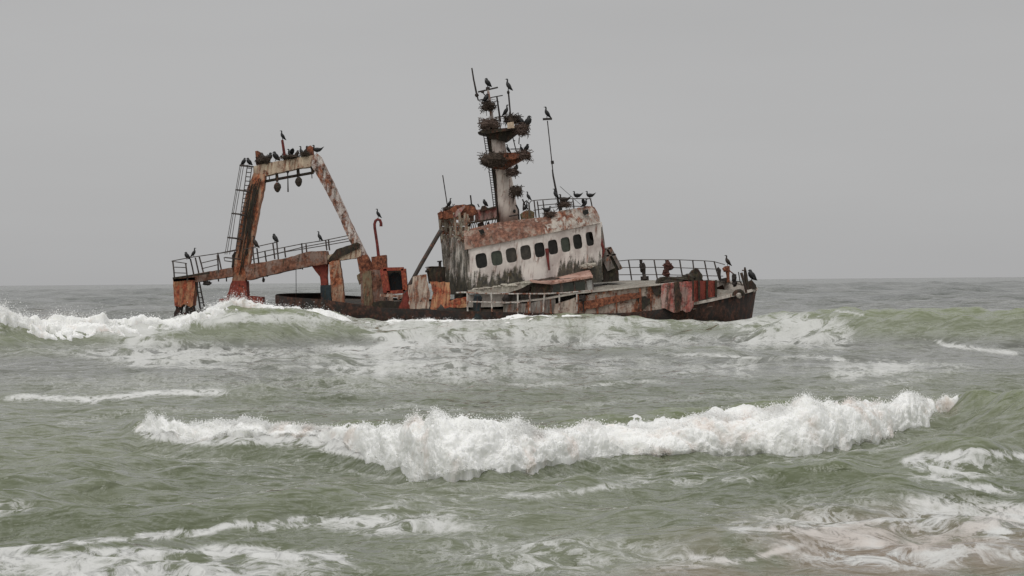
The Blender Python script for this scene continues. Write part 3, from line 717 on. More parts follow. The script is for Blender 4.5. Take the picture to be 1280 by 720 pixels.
Fc += [(i*k+6, i*k+7, (i+1)*k+7, (i+1)*k+6) for i in range(ns-1)] + [(i*k+8, i*k, (i+1)*k, (i+1)*k+8) for i in range(ns-1)]
Fc += [(0, 1, 2, 3, 4, 5, 6), tuple((ns-1)*k+j for j in (6, 5, 4, 3, 2, 1, 0))]
b.add(V, Fc)
hull = part('hull', b, M_black, ship, False, 'wet black hull')
hull.data.polygons.foreach_set('use_smooth', [True]*len(hull.data.polygons))
# rubbing strake and bulwark inside the bow
b = MB()
for i in range(13, ns-1):
    b.beam(W(*near[i])+Vector((0, 0.05, 0.05)), W(*near[i+1])+Vector((0, 0.05, 0.05)), 0.17, 0.22)
part('gunwale', b, M_bow, ship)
b = MB()
b.sheet([(866, 386, 116.3), (890, 382, 117.0), (905, 378, 117.8), (922, 374, 118.9), (940, 368, 120.4)], [(866, 362, 123.9), (890, 361, 123.4), (905, 362, 122.9), (922, 363, 122.2), (940, 364, 121.4)], 0.05)
part('bow_deck', b, M_deck, ship)
b = MB()   # inner face of the far bow bulwark, whitish
fr = [(886, 350, 123.7), (905, 350.5, 123.1), (922, 352, 122.4), (934, 355, 121.8), (944, 359, 121.1)]; fb = [(886, 366, 123.6), (905, 366, 123.0), (922, 366, 122.3), (934, 366, 121.7), (944, 366, 121.05)]
A = [W(*p) for p in fr]; Bq = [W(*p) for p in fb]; n = len(A); tq = Vector((0.02, 0.09, 0))
b.add(A+Bq+[a+tq for a in A]+[q+tq for q in Bq], [(i, i+1, n+i+1, n+i) for i in range(n-1)]+[(2*n+i, 3*n+i, 3*n+i+1, 2*n+i+1) for i in range(n-1)]+[(i, 2*n+i, 2*n+i+1, i+1) for i in range(n-1)])
part('bow_bulwark', b, M_bow, ship)
# fore deck with its pale near edge
fd_n = [(628, 379, 116.4), (680, 374, 116.1), (720, 366.5, 116), (760, 362.5, 115.9), (800, 358, 115.9), (844, 353.5, 115.9), (868, 352.5, 116.3), (894, 352, 117.2)]
fd_f = [(628, 370, 124), (680, 362, 124.3), (720, 354, 124.4), (760, 351, 124.4), (800, 350.2, 124.4), (844, 350, 124.3), (868, 350, 124.0), (894, 350.4, 123.5)]
b = MB().sheet(fd_n, fd_f, 0.07); part('fore_deck', b, M_deck, ship)
b = MB()
for p, q in zip(fd_n[:5], fd_n[1:6]):
    b.beam(W(p[0], p[1], p[2]-0.06), W(q[0], q[1], q[2]-0.06), 0.09, 0.07)
part('deck_edge', b, M_bow, ship)
# side plating below the fore deck edge (corroded), with stiffeners
b = MB().prism([(629, 381), (660, 379), (694, 372.5), (696, 392), (629, 392)], 116.05, 0.06, 0.35)  # darker grey plate standing in for the shadowed deck behind the rail
part('well_shade_plate', b, M_lower, ship)
b = MB().prism([(694, 380), (708, 376), (722, 371), (745, 366), (760, 363), (800, 358.5), (828, 355.5), (828, 388), (800, 391), (769, 393), (700, 393), (692, 392)], 116.02, 0.06, 0.35)
side = part('side_plating', b, M_side, ship)
b = MB()
for x0, y0, x1, y1, w in ((722, 368, 723, 391, .10), (745, 369, 747, 392, .12), (770, 366, 771, 391, .09), (688, 374, 689, 392, .08), (660, 377, 661, 392, .08), (800, 360, 801, 389, .13), (813, 358, 814, 388, .08)):
    b.beam(W(x0, y0, 115.93), W(x1, y1, 115.93), w, 0.10)
part('frame_ribs', b, M_rust, ship)
b = MB()   # dark plates standing in for shadow inside torn recesses, and a hanging strip of rust
b.prism([(796, 374), (806, 370), (814, 373), (812, 380), (806, 386), (797, 387), (800, 380)], 115.90, 0.05, 1.3)
b.prism([(814, 356.5), (826, 355), (827, 366), (821, 371), (817, 366)], 115.91, 0.05, 1.2)
part('recess_shadow_plate', b, M_dark, ship)
b = MB().prism([(724, 378), (770, 369), (800, 365), (801, 371), (772, 378), (726, 389)], 115.86, 0.05, 0.7)
part('side_strake', b, M_rust, ship)
# pink stained bulwark and red ribbed bulwark
b = MB().prism([(827, 356), (845, 352), (866, 351.5), (868, 376), (867, 384), (863, 389), (858, 391), (853, 388), (848, 389), (843, 391), (836, 388), (831, 385), (827, 385)], 115.75, 0.09, 0.9)
part('bow_plate', b, M_pink, ship, label='pink stained bow plate')
b = MB().prism([(842, 353), (849, 352), (852, 372), (850, 390), (846, 391), (843, 374)], 115.66, 0.07, 0.9)
part('plate_seam', b, M_dark, ship)
for x0, x1, yb in ((866, 873, 378), (874.5, 883, 375), (884.5, 895, 372)):
    b = MB().prism([(x0, 351), (x1, 350.5), (x1, yb-1.5), (x0, yb)], lambda x: 115.9+(x-866)*0.045, 0.16, 0.3)
    part('bulwark_panel', b, M_red, ship)
b = MB()
for x in (866.2, 873.8, 883.8, 895): b.beam(W(x, 350, 115.8+(x-866)*.045), W(x, 376-(x-866)*.15, 115.8+(x-866)*.045), 0.11, 0.14)
part('bulwark_rib', b, M_dark, ship)
# windlass heap on the fore deck
b = MB(); b.prism([(821, 355), (823, 349), (828, 346), (838, 346.5), (852, 348), (856, 351), (880, 352), (888, 350), (895, 352), (894, 355), (850, 355)], 118.6, 1.8, 0.6)
b.prism([(858, 351), (859, 343), (863, 342), (866, 338), (869, 336), (870, 334.5), (873, 336.5), (876, 341), (877, 346), (881, 353), (858, 353)], 119.2, 1.0, 0.7)
b.tube([W(872, 346, 118.6), W(872, 346, 120.6)], 0.32, 12); b.tube([W(864, 349, 118.8), W(864, 349, 120.2)], 0.22, 12)
b.lump(W(862, 349, 118.9), .5, .4, .35, .3); b.lump(W(845, 351, 118.7), .9, .5, .25, .3)
part('windlass', b, M_dark, ship)
b = MB()
b.tube([W(835, 347, 119.8), W(834, 339, 119.8), W(835, 331, 119.8), W(834.5, 325, 119.8)], [.16, .13, .22, .05], 7, .25)
b.lump(W(835.5, 333, 119.8), .32, .22, .26, .35); b.lump(W(833, 341, 119.8), .22, .2, .25, .35)
b.beam(W(829.5, 330, 119.8), W(839, 332, 119.8), .09)
part('capstan_post', b, M_redbrown, ship)
b = MB(); b.tube([W(801, 324.5, 124), W(801.5, 332, 124), W(804, 337, 124), W(805, 343, 124), W(806, 350, 123.8)], [.10, .09, .17, .12, .16], 7, .2)
b.lump(W(803, 334.5, 124), .2, .2, .28, .35); b.beam(W(801, 350.4, 124), W(811, 349.8, 124), .5, .12)
part('davit', b, M_iron, ship)
# far bow rail
def railing(name, posts, rails, mat, r=0.035, rp=0.05, parent=None):
    """rails: lists of (px,py,y); posts: (x_top,y_top,x_bot,y_bot,y)"""
    b = MB()
    for pl in rails:
        b.tube([W(*p) for p in pl], r, 5)
    rl = part(name, b, mat, parent or ship)
    for (a, c, d, e, y) in posts:
        m = ((a+d)/2+random.uniform(-.3, .3), (c+e)/2, y)
        part('rail_post', MB().tube([W(a, c, y), W(*m), W(d, e, y)], rp, 5), mat, rl)
    return rl
railing('bow_railing', [(785.5, 325, 789.5, 350, 124.3), (817.5, 324.6, 822, 351, 124.3), (832, 324.8, 835, 350, 124.3), (849.5, 325, 854, 350, 124.3), (865.8, 325.3, 869, 350, 124.0), (880.5, 326, 885.5, 351, 123.7), (892.5, 326.5, 899.5, 351, 123.4)],
        [[(773, 326.3, 124.3), (786, 325, 124.3), (801, 324.6, 124.3), (849, 324.8, 124.3), (880, 326, 123.7), (892.5, 327, 123.4), (906, 330.8, 123)],
         [(776, 334.5, 124.3), (820, 334.2, 124.3), (851, 334.8, 124.2), (893, 336.3, 123.4), (896, 336.5, 123.3)],
         [(774, 343.5, 124.3), (822, 343.3, 124.3), (853, 344, 124.2), (886, 344.8, 123.6), (904, 345.2, 123.1)]], M_rail, 0.028, 0.05)
b = MB(); b.tube([W(896, 336, 122.8), W(899, 338, 122.8), W(899, 344, 122.8), W(901, 351, 122.8)], [.14, .13, .09, .08], 6, .2)
b.prism([(901, 351.5), (902, 348.5), (908, 347), (910, 351.5)], 122.5, .5, .3)
part('bollard', b, M_iron, ship)
b = MB(); b.tube([W(910.5, 353, 121), W(910, 344, 121), W(909.5, 338, 121), W(909, 332.5, 121)], [.10, .10, .17, .16], 7, .15)
b.lump(W(907, 336.5, 121), .2, .18, .16, .3); b.beam(W(912, 338.5, 121), W(919, 344, 121), .07)
part('bow_post', b, M_rust, ship)
b = MB(); b.lump(W(917.5, 347.5, 120.6), .16, .14, .28, .3); b.lump(W(918.5, 354.5, 120.6), .15, .14, .2, .3); b.tube([W(918, 345, 120.6), W(919, 357, 120.6)], .05, 5)
part('chain_stopper', b, M_iron, ship)
b = MB(); b.tube([W(926.5, 341, 119.3), W(931, 356, 119.2), W(933, 366, 119.2)], [.09, .08, .07], 6); b.tube([W(931, 334, 119.6), W(932, 344, 119.6), W(935, 362, 119.6)], [.05, .12, .08], 6)
b.beam(W(927.5, 338, 119.5), W(933, 338.3, 119.5), .07); b.tube([W(923, 340, 120.0), W(925, 352, 120.0), W(928, 357, 120)], .035, 5)
b.prism([(934, 353), (940, 350), (945, 356), (946, 361), (940, 362), (935, 362)], 120, .7, .5)
b.tube([W(920, 352, 120.4), W(927, 352.5, 120.2)], .04, 5)
part('stem_post', b, M_dark, ship)
b = MB()
cc = W(923.5, 369, 117.9)
b.tube([cc + Vector((math.cos(t)*0.31, 0.18*math.cos(t), math.sin(t)*0.27)) for t in np.linspace(-0.15, math.pi+0.15, 12)], 0.12, 7, .1)
part('fairlead', b, M_dark, ship)
b = MB().lump(W(924, 369.6, 118.3), .17, .12, .17, .1); part('fairlead_roller', b, M_bow, ship)
b = MB(); b.prism([(941, 363.5), (947, 360.5), (945.8, 364), (942, 366)], 120.3, .8, .2); part('stem_cap', b, M_legw, ship)

# ---- wheelhouse: the window wall is bent, its right half turns away
def hy(px):            # distance of the window wall at a photo column
    t = (px-586)/166.0; t = max(0.0, min(1.0, t)); return 117.0 + 3.0*t**1.9
bot = lambda px: np.interp(px, [584, 590, 665, 752], [366, 366, 358, 353])
top_ = lambda px: 310.5 - (px-586)*32.5/164.0
b = MB()
wins = [(601.7, 325.8, 13.0, 17.5), (621, 322.6, 12.8, 17.3), (639.2, 319, 12.4, 17.2), (657.2, 315.6, 12.0, 17.2), (674.5, 312.3, 11.6, 17.2), (691.2, 308.8, 11.0, 17.2), (707, 305.7, 10.6, 17.4), (722, 302, 10.0, 17.4), (737.2, 298.6, 8.6, 16.6)]
def shear(cx, cy, dx, dy):  # the wall leans with the ship
    return (cx + dx - dy*0.14*(-1)*(-1)*-1, cy + dy - dx*0.19)
def roundwin(cx, cy, w, h, e=4.5, n=20):
    w *= 1.06; h *= 1.04
    pts = []
    for i in range(n):
        a = 2*math.pi*(i+0.5)/n; c, s_ = math.cos(a), math.sin(a)
        k = (abs(c)**e + abs(s_)**e)**(-1/e)
        pts.append(shear(cx, cy, c*k*w/2, s_*k*h/2))
    return pts
def outer(cx, cy, xl, xr, n=20, hh=12.5):
    pts = []
    for i in range(n):
        a = 2*math.pi*(i+0.5)/n; c, s_ = math.cos(a), math.sin(a)
        k = 1/max(abs(c), abs(s_)); X_ = c*k; Y_ = s_*k
        x = (xl if X_ < 0 else xr); x = cx + (cx-xl)*X_ if X_ < 0 else cx + (xr-cx)*X_
        pts.append((x, Y_))
    return pts
cells = [587.0] + [(wins[i][0]+wins[i+1][0])/2 for i in range(8)] + [751.5]
def wallpt(x, y): return W(x, y, hy(x))
cellsrow = []
for i, (cx, cy, w, h) in enumerate(wins):
    xl, xr = cells[i], cells[i+1]
    inn = roundwin(cx, cy, w, h); n = len(inn)
    def edge(x, s_):   # top and bottom lines of the window strip
        base = cy_line(x); return base + s_*12.5
    def cy_line(x): return np.interp(x, [q[0] for q in wins], [q[1] for q in wins]) if wins[0][0] <= x <= wins[-1][0] else (wins[0][1] - (x-wins[0][0])*0.175 if x < wins[0][0] else wins[-1][1] - (x-wins[-1][0])*0.22)
    out_ = [(x, cy_line(x)+Y_*12.5) for (x, Y_) in outer(cx, cy, xl, xr)]
    # corner points exact
    A = [wallpt(*p) for p in inn]; Bo = [wallpt(*p) for p in out_]; D = [a+Vector((0, 0.16, 0)) for a in A]
    b.add(A+Bo+D, [(j, (j+1) % n, n+(j+1) % n, n+j) for j in range(n)] + [(j, 2*n+j, 2*n+(j+1) % n, (j+1) % n) for j in range(n)])
xs = [585.5] + list(np.linspace(587, 751.5, 34)) + [752.5]
def cyl(x): return np.interp(x, [q[0] for q in wins], [q[1] for q in wins]) if wins[0][0] <= x <= wins[-1][0] else (wins[0][1] - (x-wins[0][0])*0.175 if x < wins[0][0] else wins[-1][1] - (x-wins[-1][0])*0.22)
for (f0, f1) in (((lambda x: top_(x)), (lambda x: cyl(x)-11.5)), ((lambda x: cyl(x)+11.5), (lambda x: bot(x)))):
    rows = 2 if f0(600) < 320 else 8
    for x0, x1 in zip(xs[:-1], xs[1:]):
        for r in range(rows):
            q = [wallpt(x0, f0(x0)+(f1(x0)-f0(x0))*r/rows), wallpt(x1, f0(x1)+(f1(x1)-f0(x1))*r/rows),
                 wallpt(x1, f0(x1)+(f1(x1)-f0(x1))*(r+1)/rows), wallpt(x0, f0(x0)+(f1(x0)-f0(x0))*(r+1)/rows)]
            b.add(q, [(0, 1, 2, 3)])
house = part('wheelhouse', b, M_house, ship, False, 'white wheelhouse front streaked with black weed')
for f_ in house.data.polygons: f_.use_smooth = False
# back, far and inner walls so the rooms are dark
b = MB()
b.prism([(560, 292), (586, 311), (588, 364), (562, 366)], 121.5, 0.1)
b.prism([(588, 313), (748, 281), (748, 344), (592, 364)], 122.6, 0.1)
bw = part('rear_wall', b, M_dark, house)
for i, (cx, cy, w, h) in enumerate(wins):
    g = MB(); y0 = hy(cx)+0.10
    pts = roundwin(cx, cy, w+0.6, h+0.6)
    if i == 8:
        pts = [shear(cx, cy, *p) for p in ((-4, -8.6), (-0.5, -8.6), (0.5, 1), (3.5, 2.5), (4.2, 8.4), (-4, 8.4))]
    A = [W(p[0], p[1], hy(p[0])+0.10) for p in pts]; n = len(A)
    g.add(A+[a+Vector((0, .03, 0)) for a in A], [tuple(range(n)), tuple(n+j for j in reversed(range(n)))]+[(j, (j+1) % n, n+(j+1) % n, n+j) for j in range(n)])
    part('window', g, (M_depth_shade, M_glass, M_glassb, M_glassb, M_depth_shade, M_depth_shade, M_glass, M_depth_shade, M_depth_shade)[i], house)
    # worn frame lip
b = MB()
for x0, x1 in zip(xs[:-1], xs[1:]):
    pass
# left (aft) side wall of the house, receding
def prism_xy(pts3, t):
    A = [W(*p) for p in pts3]; n = len(A); nn = (A[1]-A[0]).cross(A[2]-A[0]).normalized()
    if nn.y > 0: nn = -nn
    b_ = MB(); b_.add(A+[a-nn*t for a in A], [tuple(range(n)), tuple(n+j for j in reversed(range(n)))]+[(j, (j+1) % n, n+(j+1) % n, n+j) for j in range(n)]); return b_
b = prism_xy([(551, 300, 121.0), (568, 296, 119.2), (586, 310.5, 117.0), (587, 366, 117.0), (575, 368, 118.3), (558, 368, 120.6), (553.5, 330, 120.9)], 0.12)
sw = part('side_wall', b, M_houseside, house)
# openwork top of the side wall, with holes rusted through
b = MB()
for r in range(7):
    y_ = 268+r*5.2
    for (xa, xb) in ((548.5, 585),):
        x = xa + r*0.5
        while x < xb:
            L = random.uniform(3, 8)
            if random.random() < 0.93:
                yy = 121.0-(x-550)/36*3.6
                b.prism([(x, y_), (x+L, y_-0.4), (x+L, y_+random.uniform(3.6, 7.2)), (x+.3, y_+random.uniform(3.6, 7.2))], yy, .1, .4)
            x += L*0.92
for x in (549.5, 556, 562, 568.5, 575, 582): b.beam(W(x-0.8, 266, 121-(x-550)/36*3.6), W(x+3, 304, 121-(x-550)/36*3.6), .16, .14)
part('corroded_panel', b, rust_mat('corroded_lattice', (0.38, 0.35, 0.28), 0.42, 0.5, 0.42, 31, 2.2), house)
b = MB()
b.prism([(547, 268), (553, 264), (562, 262), (569, 256.5), (580, 255.5), (594, 259), (598, 266), (590, 270), (580, 268), (566, 273), (549, 274)], 119.3, 1.4, .6)
b.prism([(546.8, 267), (552, 263), (554, 272), (548.5, 274)], 119.1, .5, .4)
part('upper_deck_edge', b, M_rust, house)
b = MB(); b.prism([(575, 269), (592, 262.5), (593, 276), (577, 281)], 119.7, .12, .3)
part('funnel_casing', b, M_creamp, house)
b = MB(); b.prism([(566, 270), (572, 261.5), (582, 256), (580.5, 260), (574, 268), (569, 272)], 119.0, .2, .3); b.prism([(594, 262), (606, 261), (621, 257.8), (621.5, 273.5), (600, 278), (594, 277)], 119.9, .12, .3)
part('casing_panel', b, M_pink, house)
b = MB()
b.prism([(581, 260.5), (584, 256), (590, 254.5), (593.5, 257), (597, 266), (593, 267), (588, 264), (583, 266)], 119.5, .4, .5)
b.prism([(600, 264), (602, 257.5), (606, 257), (610, 260), (621, 257), (621, 259), (606, 263)], 119.7, .3, .4)
b.prism([(582, 277.5), (586, 281), (590, 276), (588, 284), (584.5, 284)], 119.4, .1, .3)
b.prism([(596.5, 279.5), (604, 277), (606, 285), (597.5, 287)], 119.4, .2, .4)
b.prism([(608.5, 279), (611, 276), (613, 282.5), (609, 283.5)], 119.4, .2, .3)
for x in (585.5, 589.5, 592, 594.5, 607, 615, 618.5): b.beam(W(x+2.2, 275.5-(x-585)*.16, 119.4), W(x-1.2, 289-(x-585)*.2, 119.4), .05)
b.beam(W(577, 280.5, 119.3), W(622, 273, 119.3), .10); 
part('aft_screen', b, M_dark, house)
# floor of the bridge top: slopes seen edge on
b = MB()
A = [(583, 290.0, 117.6), (617, 282, 117.9), (682, 272, 119), (742, 262, 120.8), (748, 268, 121.6)]; Bf = [(583, 288, 122.4), (617, 281, 122.5), (682, 271, 122.6), (742, 262, 122.9), (748, 267, 122.9)]
b.sheet(A, Bf, .1); part('bridge_roof', b, M_visor, house)
# visor: rusty sloping band above the windows
b = MB(); lo = []; hi = []
tops = [(576, 289), (586, 286.5), (617, 278.5), (650, 274.5), (668, 272.5), (682, 271), (690, 266.5), (699, 263.5), (716, 261), (730, 258.5), (742, 257.5), (749, 270)]
xs2 = np.linspace(581, 750.5, 60)
for x in xs2:
    yb = top_(x)+0.8; yt = np.interp(x-2, [t_[0] for t_ in tops], [t_[1] for t_ in tops]) + random.uniform(-.5, .5)*(1.0 if x > 680 else .3)
    lo.append(W(x, yb, hy(max(x, 586))-0.12)); hi.append(W(x-1.5, yt, hy(max(x, 586))+0.75))
n = len(lo); mid_ = [l.lerp(h_, .5)+Vector((0, -0.10+random.uniform(-.03, .03), 0)) for l, h_ in zip(lo, hi)]
bk = [h_+Vector((0, .08, -.02)) for h_ in hi]; bl = [l+Vector((0, .16, 0)) for l in lo]
b.add(lo+mid_+hi+bk+bl, [(r*n+i, r*n+i+1, (r+1)*n+i+1, (r+1)*n+i) for r in range(4) for i in range(n-1)]+[(4*n+i, 4*n+i+1, i+1, i) for i in range(n-1)]+[(0, n, 2*n, 3*n, 4*n), (n-1, 5*n-1, 4*n-1, 3*n-1, 2*n-1)])
M_visor2 = rust_mat('pale_crusted_visor', (0.42, 0.375, 0.325), 0.44, 0.35, 0.30, 55.0, 1.2, guano=0.42)
vis = part('visor', b, [M_visor, M_visor2], house, False, 'sloping band above the windows, rusty left and crusted pale right')
xl_ = W(684, 270, 118.6).x - ORIGIN.x
for f_ in vis.data.polygons:
    if f_.center.x + vis.location.x + house.location.x > xl_ + random.uniform(-.45, .45): f_.material_index = 1
b = MB(); b.prism([(728, 263), (735, 262), (736, 267), (731, 269), (728.5, 267)], 119.35, .12, .4); b.prism([(598, 288), (604, 286), (606, 291), (601, 293)], 117.1, .2, .5)
part('visor_hole', b, M_depth_shade, house)
# red pipe on the front and ledge of fallen matter
b = MB().tube([W(683.5, 311, 118.1), W(684.5, 322, 118.0), W(686.5, 338, 118.0)], [.13, .09, .05], 7); part('red_pipe', b, M_redpipe, house)
M_rubble = rust_mat('guano_rubble', (0.42, 0.39, 0.33), .2, .1, .35, 33, 3)
b = MB()
for i in range(16):
    x = random.uniform(722, 742); b.lump(W(x, 333-(x-722)*.1+random.uniform(-1, 2), 119.3), .22, .2, .12, .4, 7, 5)
part('rubble', b, M_rubble, house)
b = MB()
b.prism([(585, 363), (600, 361), (622, 358), (645, 353), (661, 350), (665, 353), (650, 361), (634, 366), (610, 366.5), (586, 367)], 116.7, .5, .8)
part('ledge', b, M_rubble, house); b = MB()
for i in range(12):
    x = random.uniform(590, 660); b.lump(W(x, 361-(x-590)*.12+random.uniform(-1, 2), 116.8), random.uniform(.15, .4), .2, .08, .4, 7, 5)
part('rubble', b, M_rubble, house)
# right-hand flank of the house with its leaning ladder structure
b = prism_xy([(751.5, 278, 120), (752.5, 318, 120.2), (753, 350, 120.2), (762, 352, 122.5), (757, 312, 122.6), (753, 282, 122.6)], 0.1); part('flank_wall', b, M_houseside, house)
b = MB(); b.prism([(752, 312), (763, 309), (769, 322), (777, 336), (773, 338), (774, 351), (752, 353)], 120.4, 1.6, .4)
sl = part('side_locker', b, M_dark, ship)
b = MB()
for (x0, y0, x1, y1, w_) in ((753, 313, 764, 337, .5), (762, 309.5, 776.5, 336.5, .22), (754, 311.5, 763.5, 309.5, .12), (758, 320, 770, 318, .10)):
    b.beam(W(x0, y0, 120.25), W(x1, y1, 120.25), w_, .08)
part('leaning_board', b, M_lower, sl)
b = MB().tube([W(751.5, 298, 120.1), W(752.5, 306, 120), W(755, 313, 120), W(753, 322, 120)], [.06, .10, .08, .04], 6); part('red_fitting', b, M_redpipe, ship)

# ---- bridge top railing
railing('roof_railing', [(667.5, 251, 670, 272, 118.8), (671.5, 251.5, 674, 272, 120), (678.5, 250.5, 681, 270, 118.9), (716, 249, 717.5, 262, 120), (700, 249, 702, 264, 119.5), (738, 248.5, 740, 258, 121), (661, 256, 662.5, 270, 118.7)],
        [[(661, 256, 118.7), (663.5, 251.5, 118.7), (667.5, 250.5, 118.8), (690, 248.8, 119.1), (716, 248.3, 120), (739, 248.3, 121)], [(667, 263, 118.8), (682, 260.5, 119), (700, 258, 119.5), (718, 257.8, 120), (735, 258, 121)], [(672, 257, 120), (700, 254.5, 120.2), (717, 252.2, 120.5)]], M_rail, 0.028, 0.045, house)
b = MB(); b.tube([W(690.5, 212, 119.4), W(691.5, 220, 119.4), W(700.5, 266, 119.4)], [.04, .055, .075], 6)
b.tube([W(684.2, 151, 119.4), W(691, 214, 119.4)], .035, 5); b.tube([W(690.2, 201, 119.4), W(690.7, 205, 119.4)], .10, 7)
b.beam(W(678.5, 149, 119.4), W(690, 148.5, 119.4), .10, .5)
aer = part('whip_mast', b, M_iron, house)
b = MB().tube([W(700, 233, 119.4), W(726, 256, 119.8)], .014, 4); part('stay_wire', b, M_iron, aer)
b = MB(); b.tube([W(653, 219+30, 119.6), W(656, 256, 119.6), W(660, 262, 119.6)], .05, 5); b.tube([W(654, 262, 119.6), W(654.5, 254, 119.6), W(658, 251, 119.6), W(661, 254, 119.6), W(662, 264, 119.6)], .05, 5)
part('pipe_hoop', b, M_iron, house)
b = MB(); b.prism([(650, 268), (655, 264), (662, 262), (668, 265), (668, 272), (651, 274)], 118.9, .7, .5); part('roof_box', b, rust_mat('olive_box', (0.16, .14, .08), .4, .3, .4, 40, 2), house)
b = MB(); b.tube([W(553.3, 219, 120.4), W(559, 256, 120.4)], .035, 5); b.tube([W(588, 244, 120.2), W(589.3, 256, 120.2)], .05, 5); b.tube([W(597, 255, 120.2), W(599, 259, 120.2)], .04, 5)
part('aerial', b, M_iron, house)

# ---- mast
b = MB()
axis = [(635.5, 278, .70), (632, 250, .63), (629, 225, .57), (625.5, 205, .54), (622, 185, .52), (619.5, 166, .50)]
b.tube([W(x, y, 120.6) for x, y, r in axis], [r for x, y, r in axis], 18)
mast = part('mast', b, M_mast, ship, True)
b = MB(); b.tube([W(x-r*17, y, 120.3) for x, y, r in axis], [.12]*6, 8, .12); part('mast_cable_duct', b, M_dark, mast)
b = MB()
for dx in (-3.2, 0.6):
    b.tube([W(604.5+dx+3, 168, 120.2), W(611+dx+3, 210, 120.2), W(619.5+dx+2.6, 272, 120.2)], .03, 5)
for i in range(34):
    y_ = 170+i*3.05; x = np.interp(y_, [168, 210, 272], [605.5, 612, 620.5]); b.tube([W(x-1.6, y_, 120.2), W(x+2.2, y_+.4, 120.2)], .02, 4)
part('ladder', b, M_iron, mast)
b = MB(); b.prism([(597, 165), (605, 161), (612, 160), (636, 160.5), (657, 157.5), (657, 162), (646, 166), (641, 170), (633, 176), (612, 173), (606, 167)], 119.7, 1.8, .5)
b.prism([(598, 164.5), (608, 162), (660, 157), (658, 160), (608, 167)], 119.2, 2.8, .4)
part('mast_platform', b, M_dark, mast, label='upper mast platform')
b = MB(); b.prism([(609, 196), (616, 192), (640, 190.5), (662, 190), (656, 197), (646, 203), (630, 212), (616, 210), (611, 204)], 119.7, 1.8, .5)
b.prism([(608, 199), (636, 193.5), (663, 190.5), (652, 197), (620, 203)], 119.2, 2.8, .4)
part('mast_platform', b, M_rust, mast, label='lower mast platform')
b = MB(); b.prism([(634, 153.5), (642, 152), (643, 160), (634.5, 161)], 119.0, .4, .3); part('lamp_box', b, M_beam, mast)
b = MB()
for r_ in [[(618, 147, 119.8), (626, 145.5, 119.8), (634, 146, 119.8)], [(605, 152, 119.6), (612, 151, 119.6), (625, 150, 119.6)], [(641, 172, 120), (644.5, 186, 120), (646, 191, 120)], [(638, 186.4, 120), (650, 186.2, 120)], [(642, 176, 120), (644, 176, 120)], [(649, 172, 120), (648.5, 180, 120)]]:
    b.tube([W(*p) for p in r_], .035, 5)
part('platform_rail', b, M_iron, mast)
b = MB(); b.tube([W(616.5, 160, 120.4), W(614, 140, 120.4), W(609.5, 109, 120.4)], [.13, .11, .07], 7)
tm = part('topmast', b, M_legw, mast)
b = MB(); b.beam(W(597.5, 115, 120.4), W(622.5, 109.2, 120.4), .09, .09); b.beam(W(598, 125.5, 120.4), W(615, 122, 120.4), .07); b.beam(W(615, 121.7, 120.4), W(628.5, 119.2, 120.4), .06)
b.tube([W(603, 115.5, 120.4), W(609, 122, 120.4)], .03, 4); b.lump(W(603, 114.8, 120.4), .12, .1, .08, .2)
b.lump(W(609.8, 110.5, 120.4), .14, .12, .10, .2)
part('crossarm', b, M_iron, mast)
b = MB(); b.tube([W(589.8, 85, 120.4), W(592, 99, 120.4), W(595.5, 116, 120.4), W(597.8, 125.5, 120.4)], [.045, .05, .06, .04], 6); b.lump(W(596, 119, 120.4), .13, .12, .12, .2)
part('antenna', b, M_iron, mast)
b = MB(); b.tube([W(621, 120.5, 120), W(625.5, 152, 120)], [.05, .06], 6); b.tube([W(635.5, 115, 120.1), W(638, 143, 120.1), W(638.3, 148, 120.1)], [.05, .05, .07], 6); b.lump(W(635.4, 115.5, 120.1), .09, .09, .12, .1)
part('antenna_rod', b, M_iron, mast)
b = MB(); b.tube([W(649, 276, 119.4), W(648, 262, 119.4), W(645, 256, 119.4)], .06, 5); b.beam(W(636, 270.5, 119.3), W(648, 268.5, 119.3), .08); part('mast_bracket', b, M_iron, mast)
b = MB().lump(W(643, 264, 119.95), .09, .08, .12, .1); part('mast_hole', b, M_depth_shade, mast)
b = MB().prism([(640, 233), (644, 232), (643, 246), (641.8, 256), (640.6, 248)], 119.97, .05, .4); part('mast_stain_plate', b, M_dark, mast)

# ---- boom behind the house
b = MB().tube([W(502, 375, 117.4), W(526, 331, 118), W(551, 288, 118.6)], [.12, .13, .13], 8)
part('boom', b, rust_mat('boom_grey', (0.07, .062, .055), .3, .1, .3, 41, 2), ship)

# ---- waist plating, drum, crates
b = MB(); b.prism([(510, 357), (515, 355), (516, 346), (523, 344), (533, 343), (534, 350), (538, 366), (536, 386), (512, 386)], 116.3, .09, 1.0)
part('waist_plating', b, M_creamp, ship)
b = MB(); b.prism([(504, 368), (512, 360), (518, 364), (520, 386), (498, 387)], 116.6, .09, 1.0); part('torn_bulwark', b, M_red, ship)
b = MB(); b.prism([(537, 352), (562, 353), (563, 368), (562, 384), (556, 386), (551, 380), (546, 387), (538, 386), (541, 366)], 116.2, .09, .8); part('orange_panel', b, M_orangeb, ship)
b = MB(); b.tube([W(546, 354, 117.4), W(545.5, 343, 117.4), W(545, 334.5, 117.4)], [.50, .56, .60], 18); b.lump(W(545, 334, 117.4), .5, .5, .06, .4)
part('net_drum', b, M_dark, ship)
b = MB(); b.tube([W(550, 334, 117.4), W(550, 327, 117.4)], .09, 7); b.beam(W(546.5, 327, 117.4), W(552.5, 326.3, 117.4), .07, .3); b.lump(W(533.5, 339, 117), .12, .1, .08, .2)
part('vent_pipe', b, M_iron, ship)
b = MB(); b.prism([(562, 376), (570, 373), (584, 371), (585, 383), (575, 385), (562, 384)], 116.25, .1, .7); part('low_bulwark', b, M_orangeb, ship)
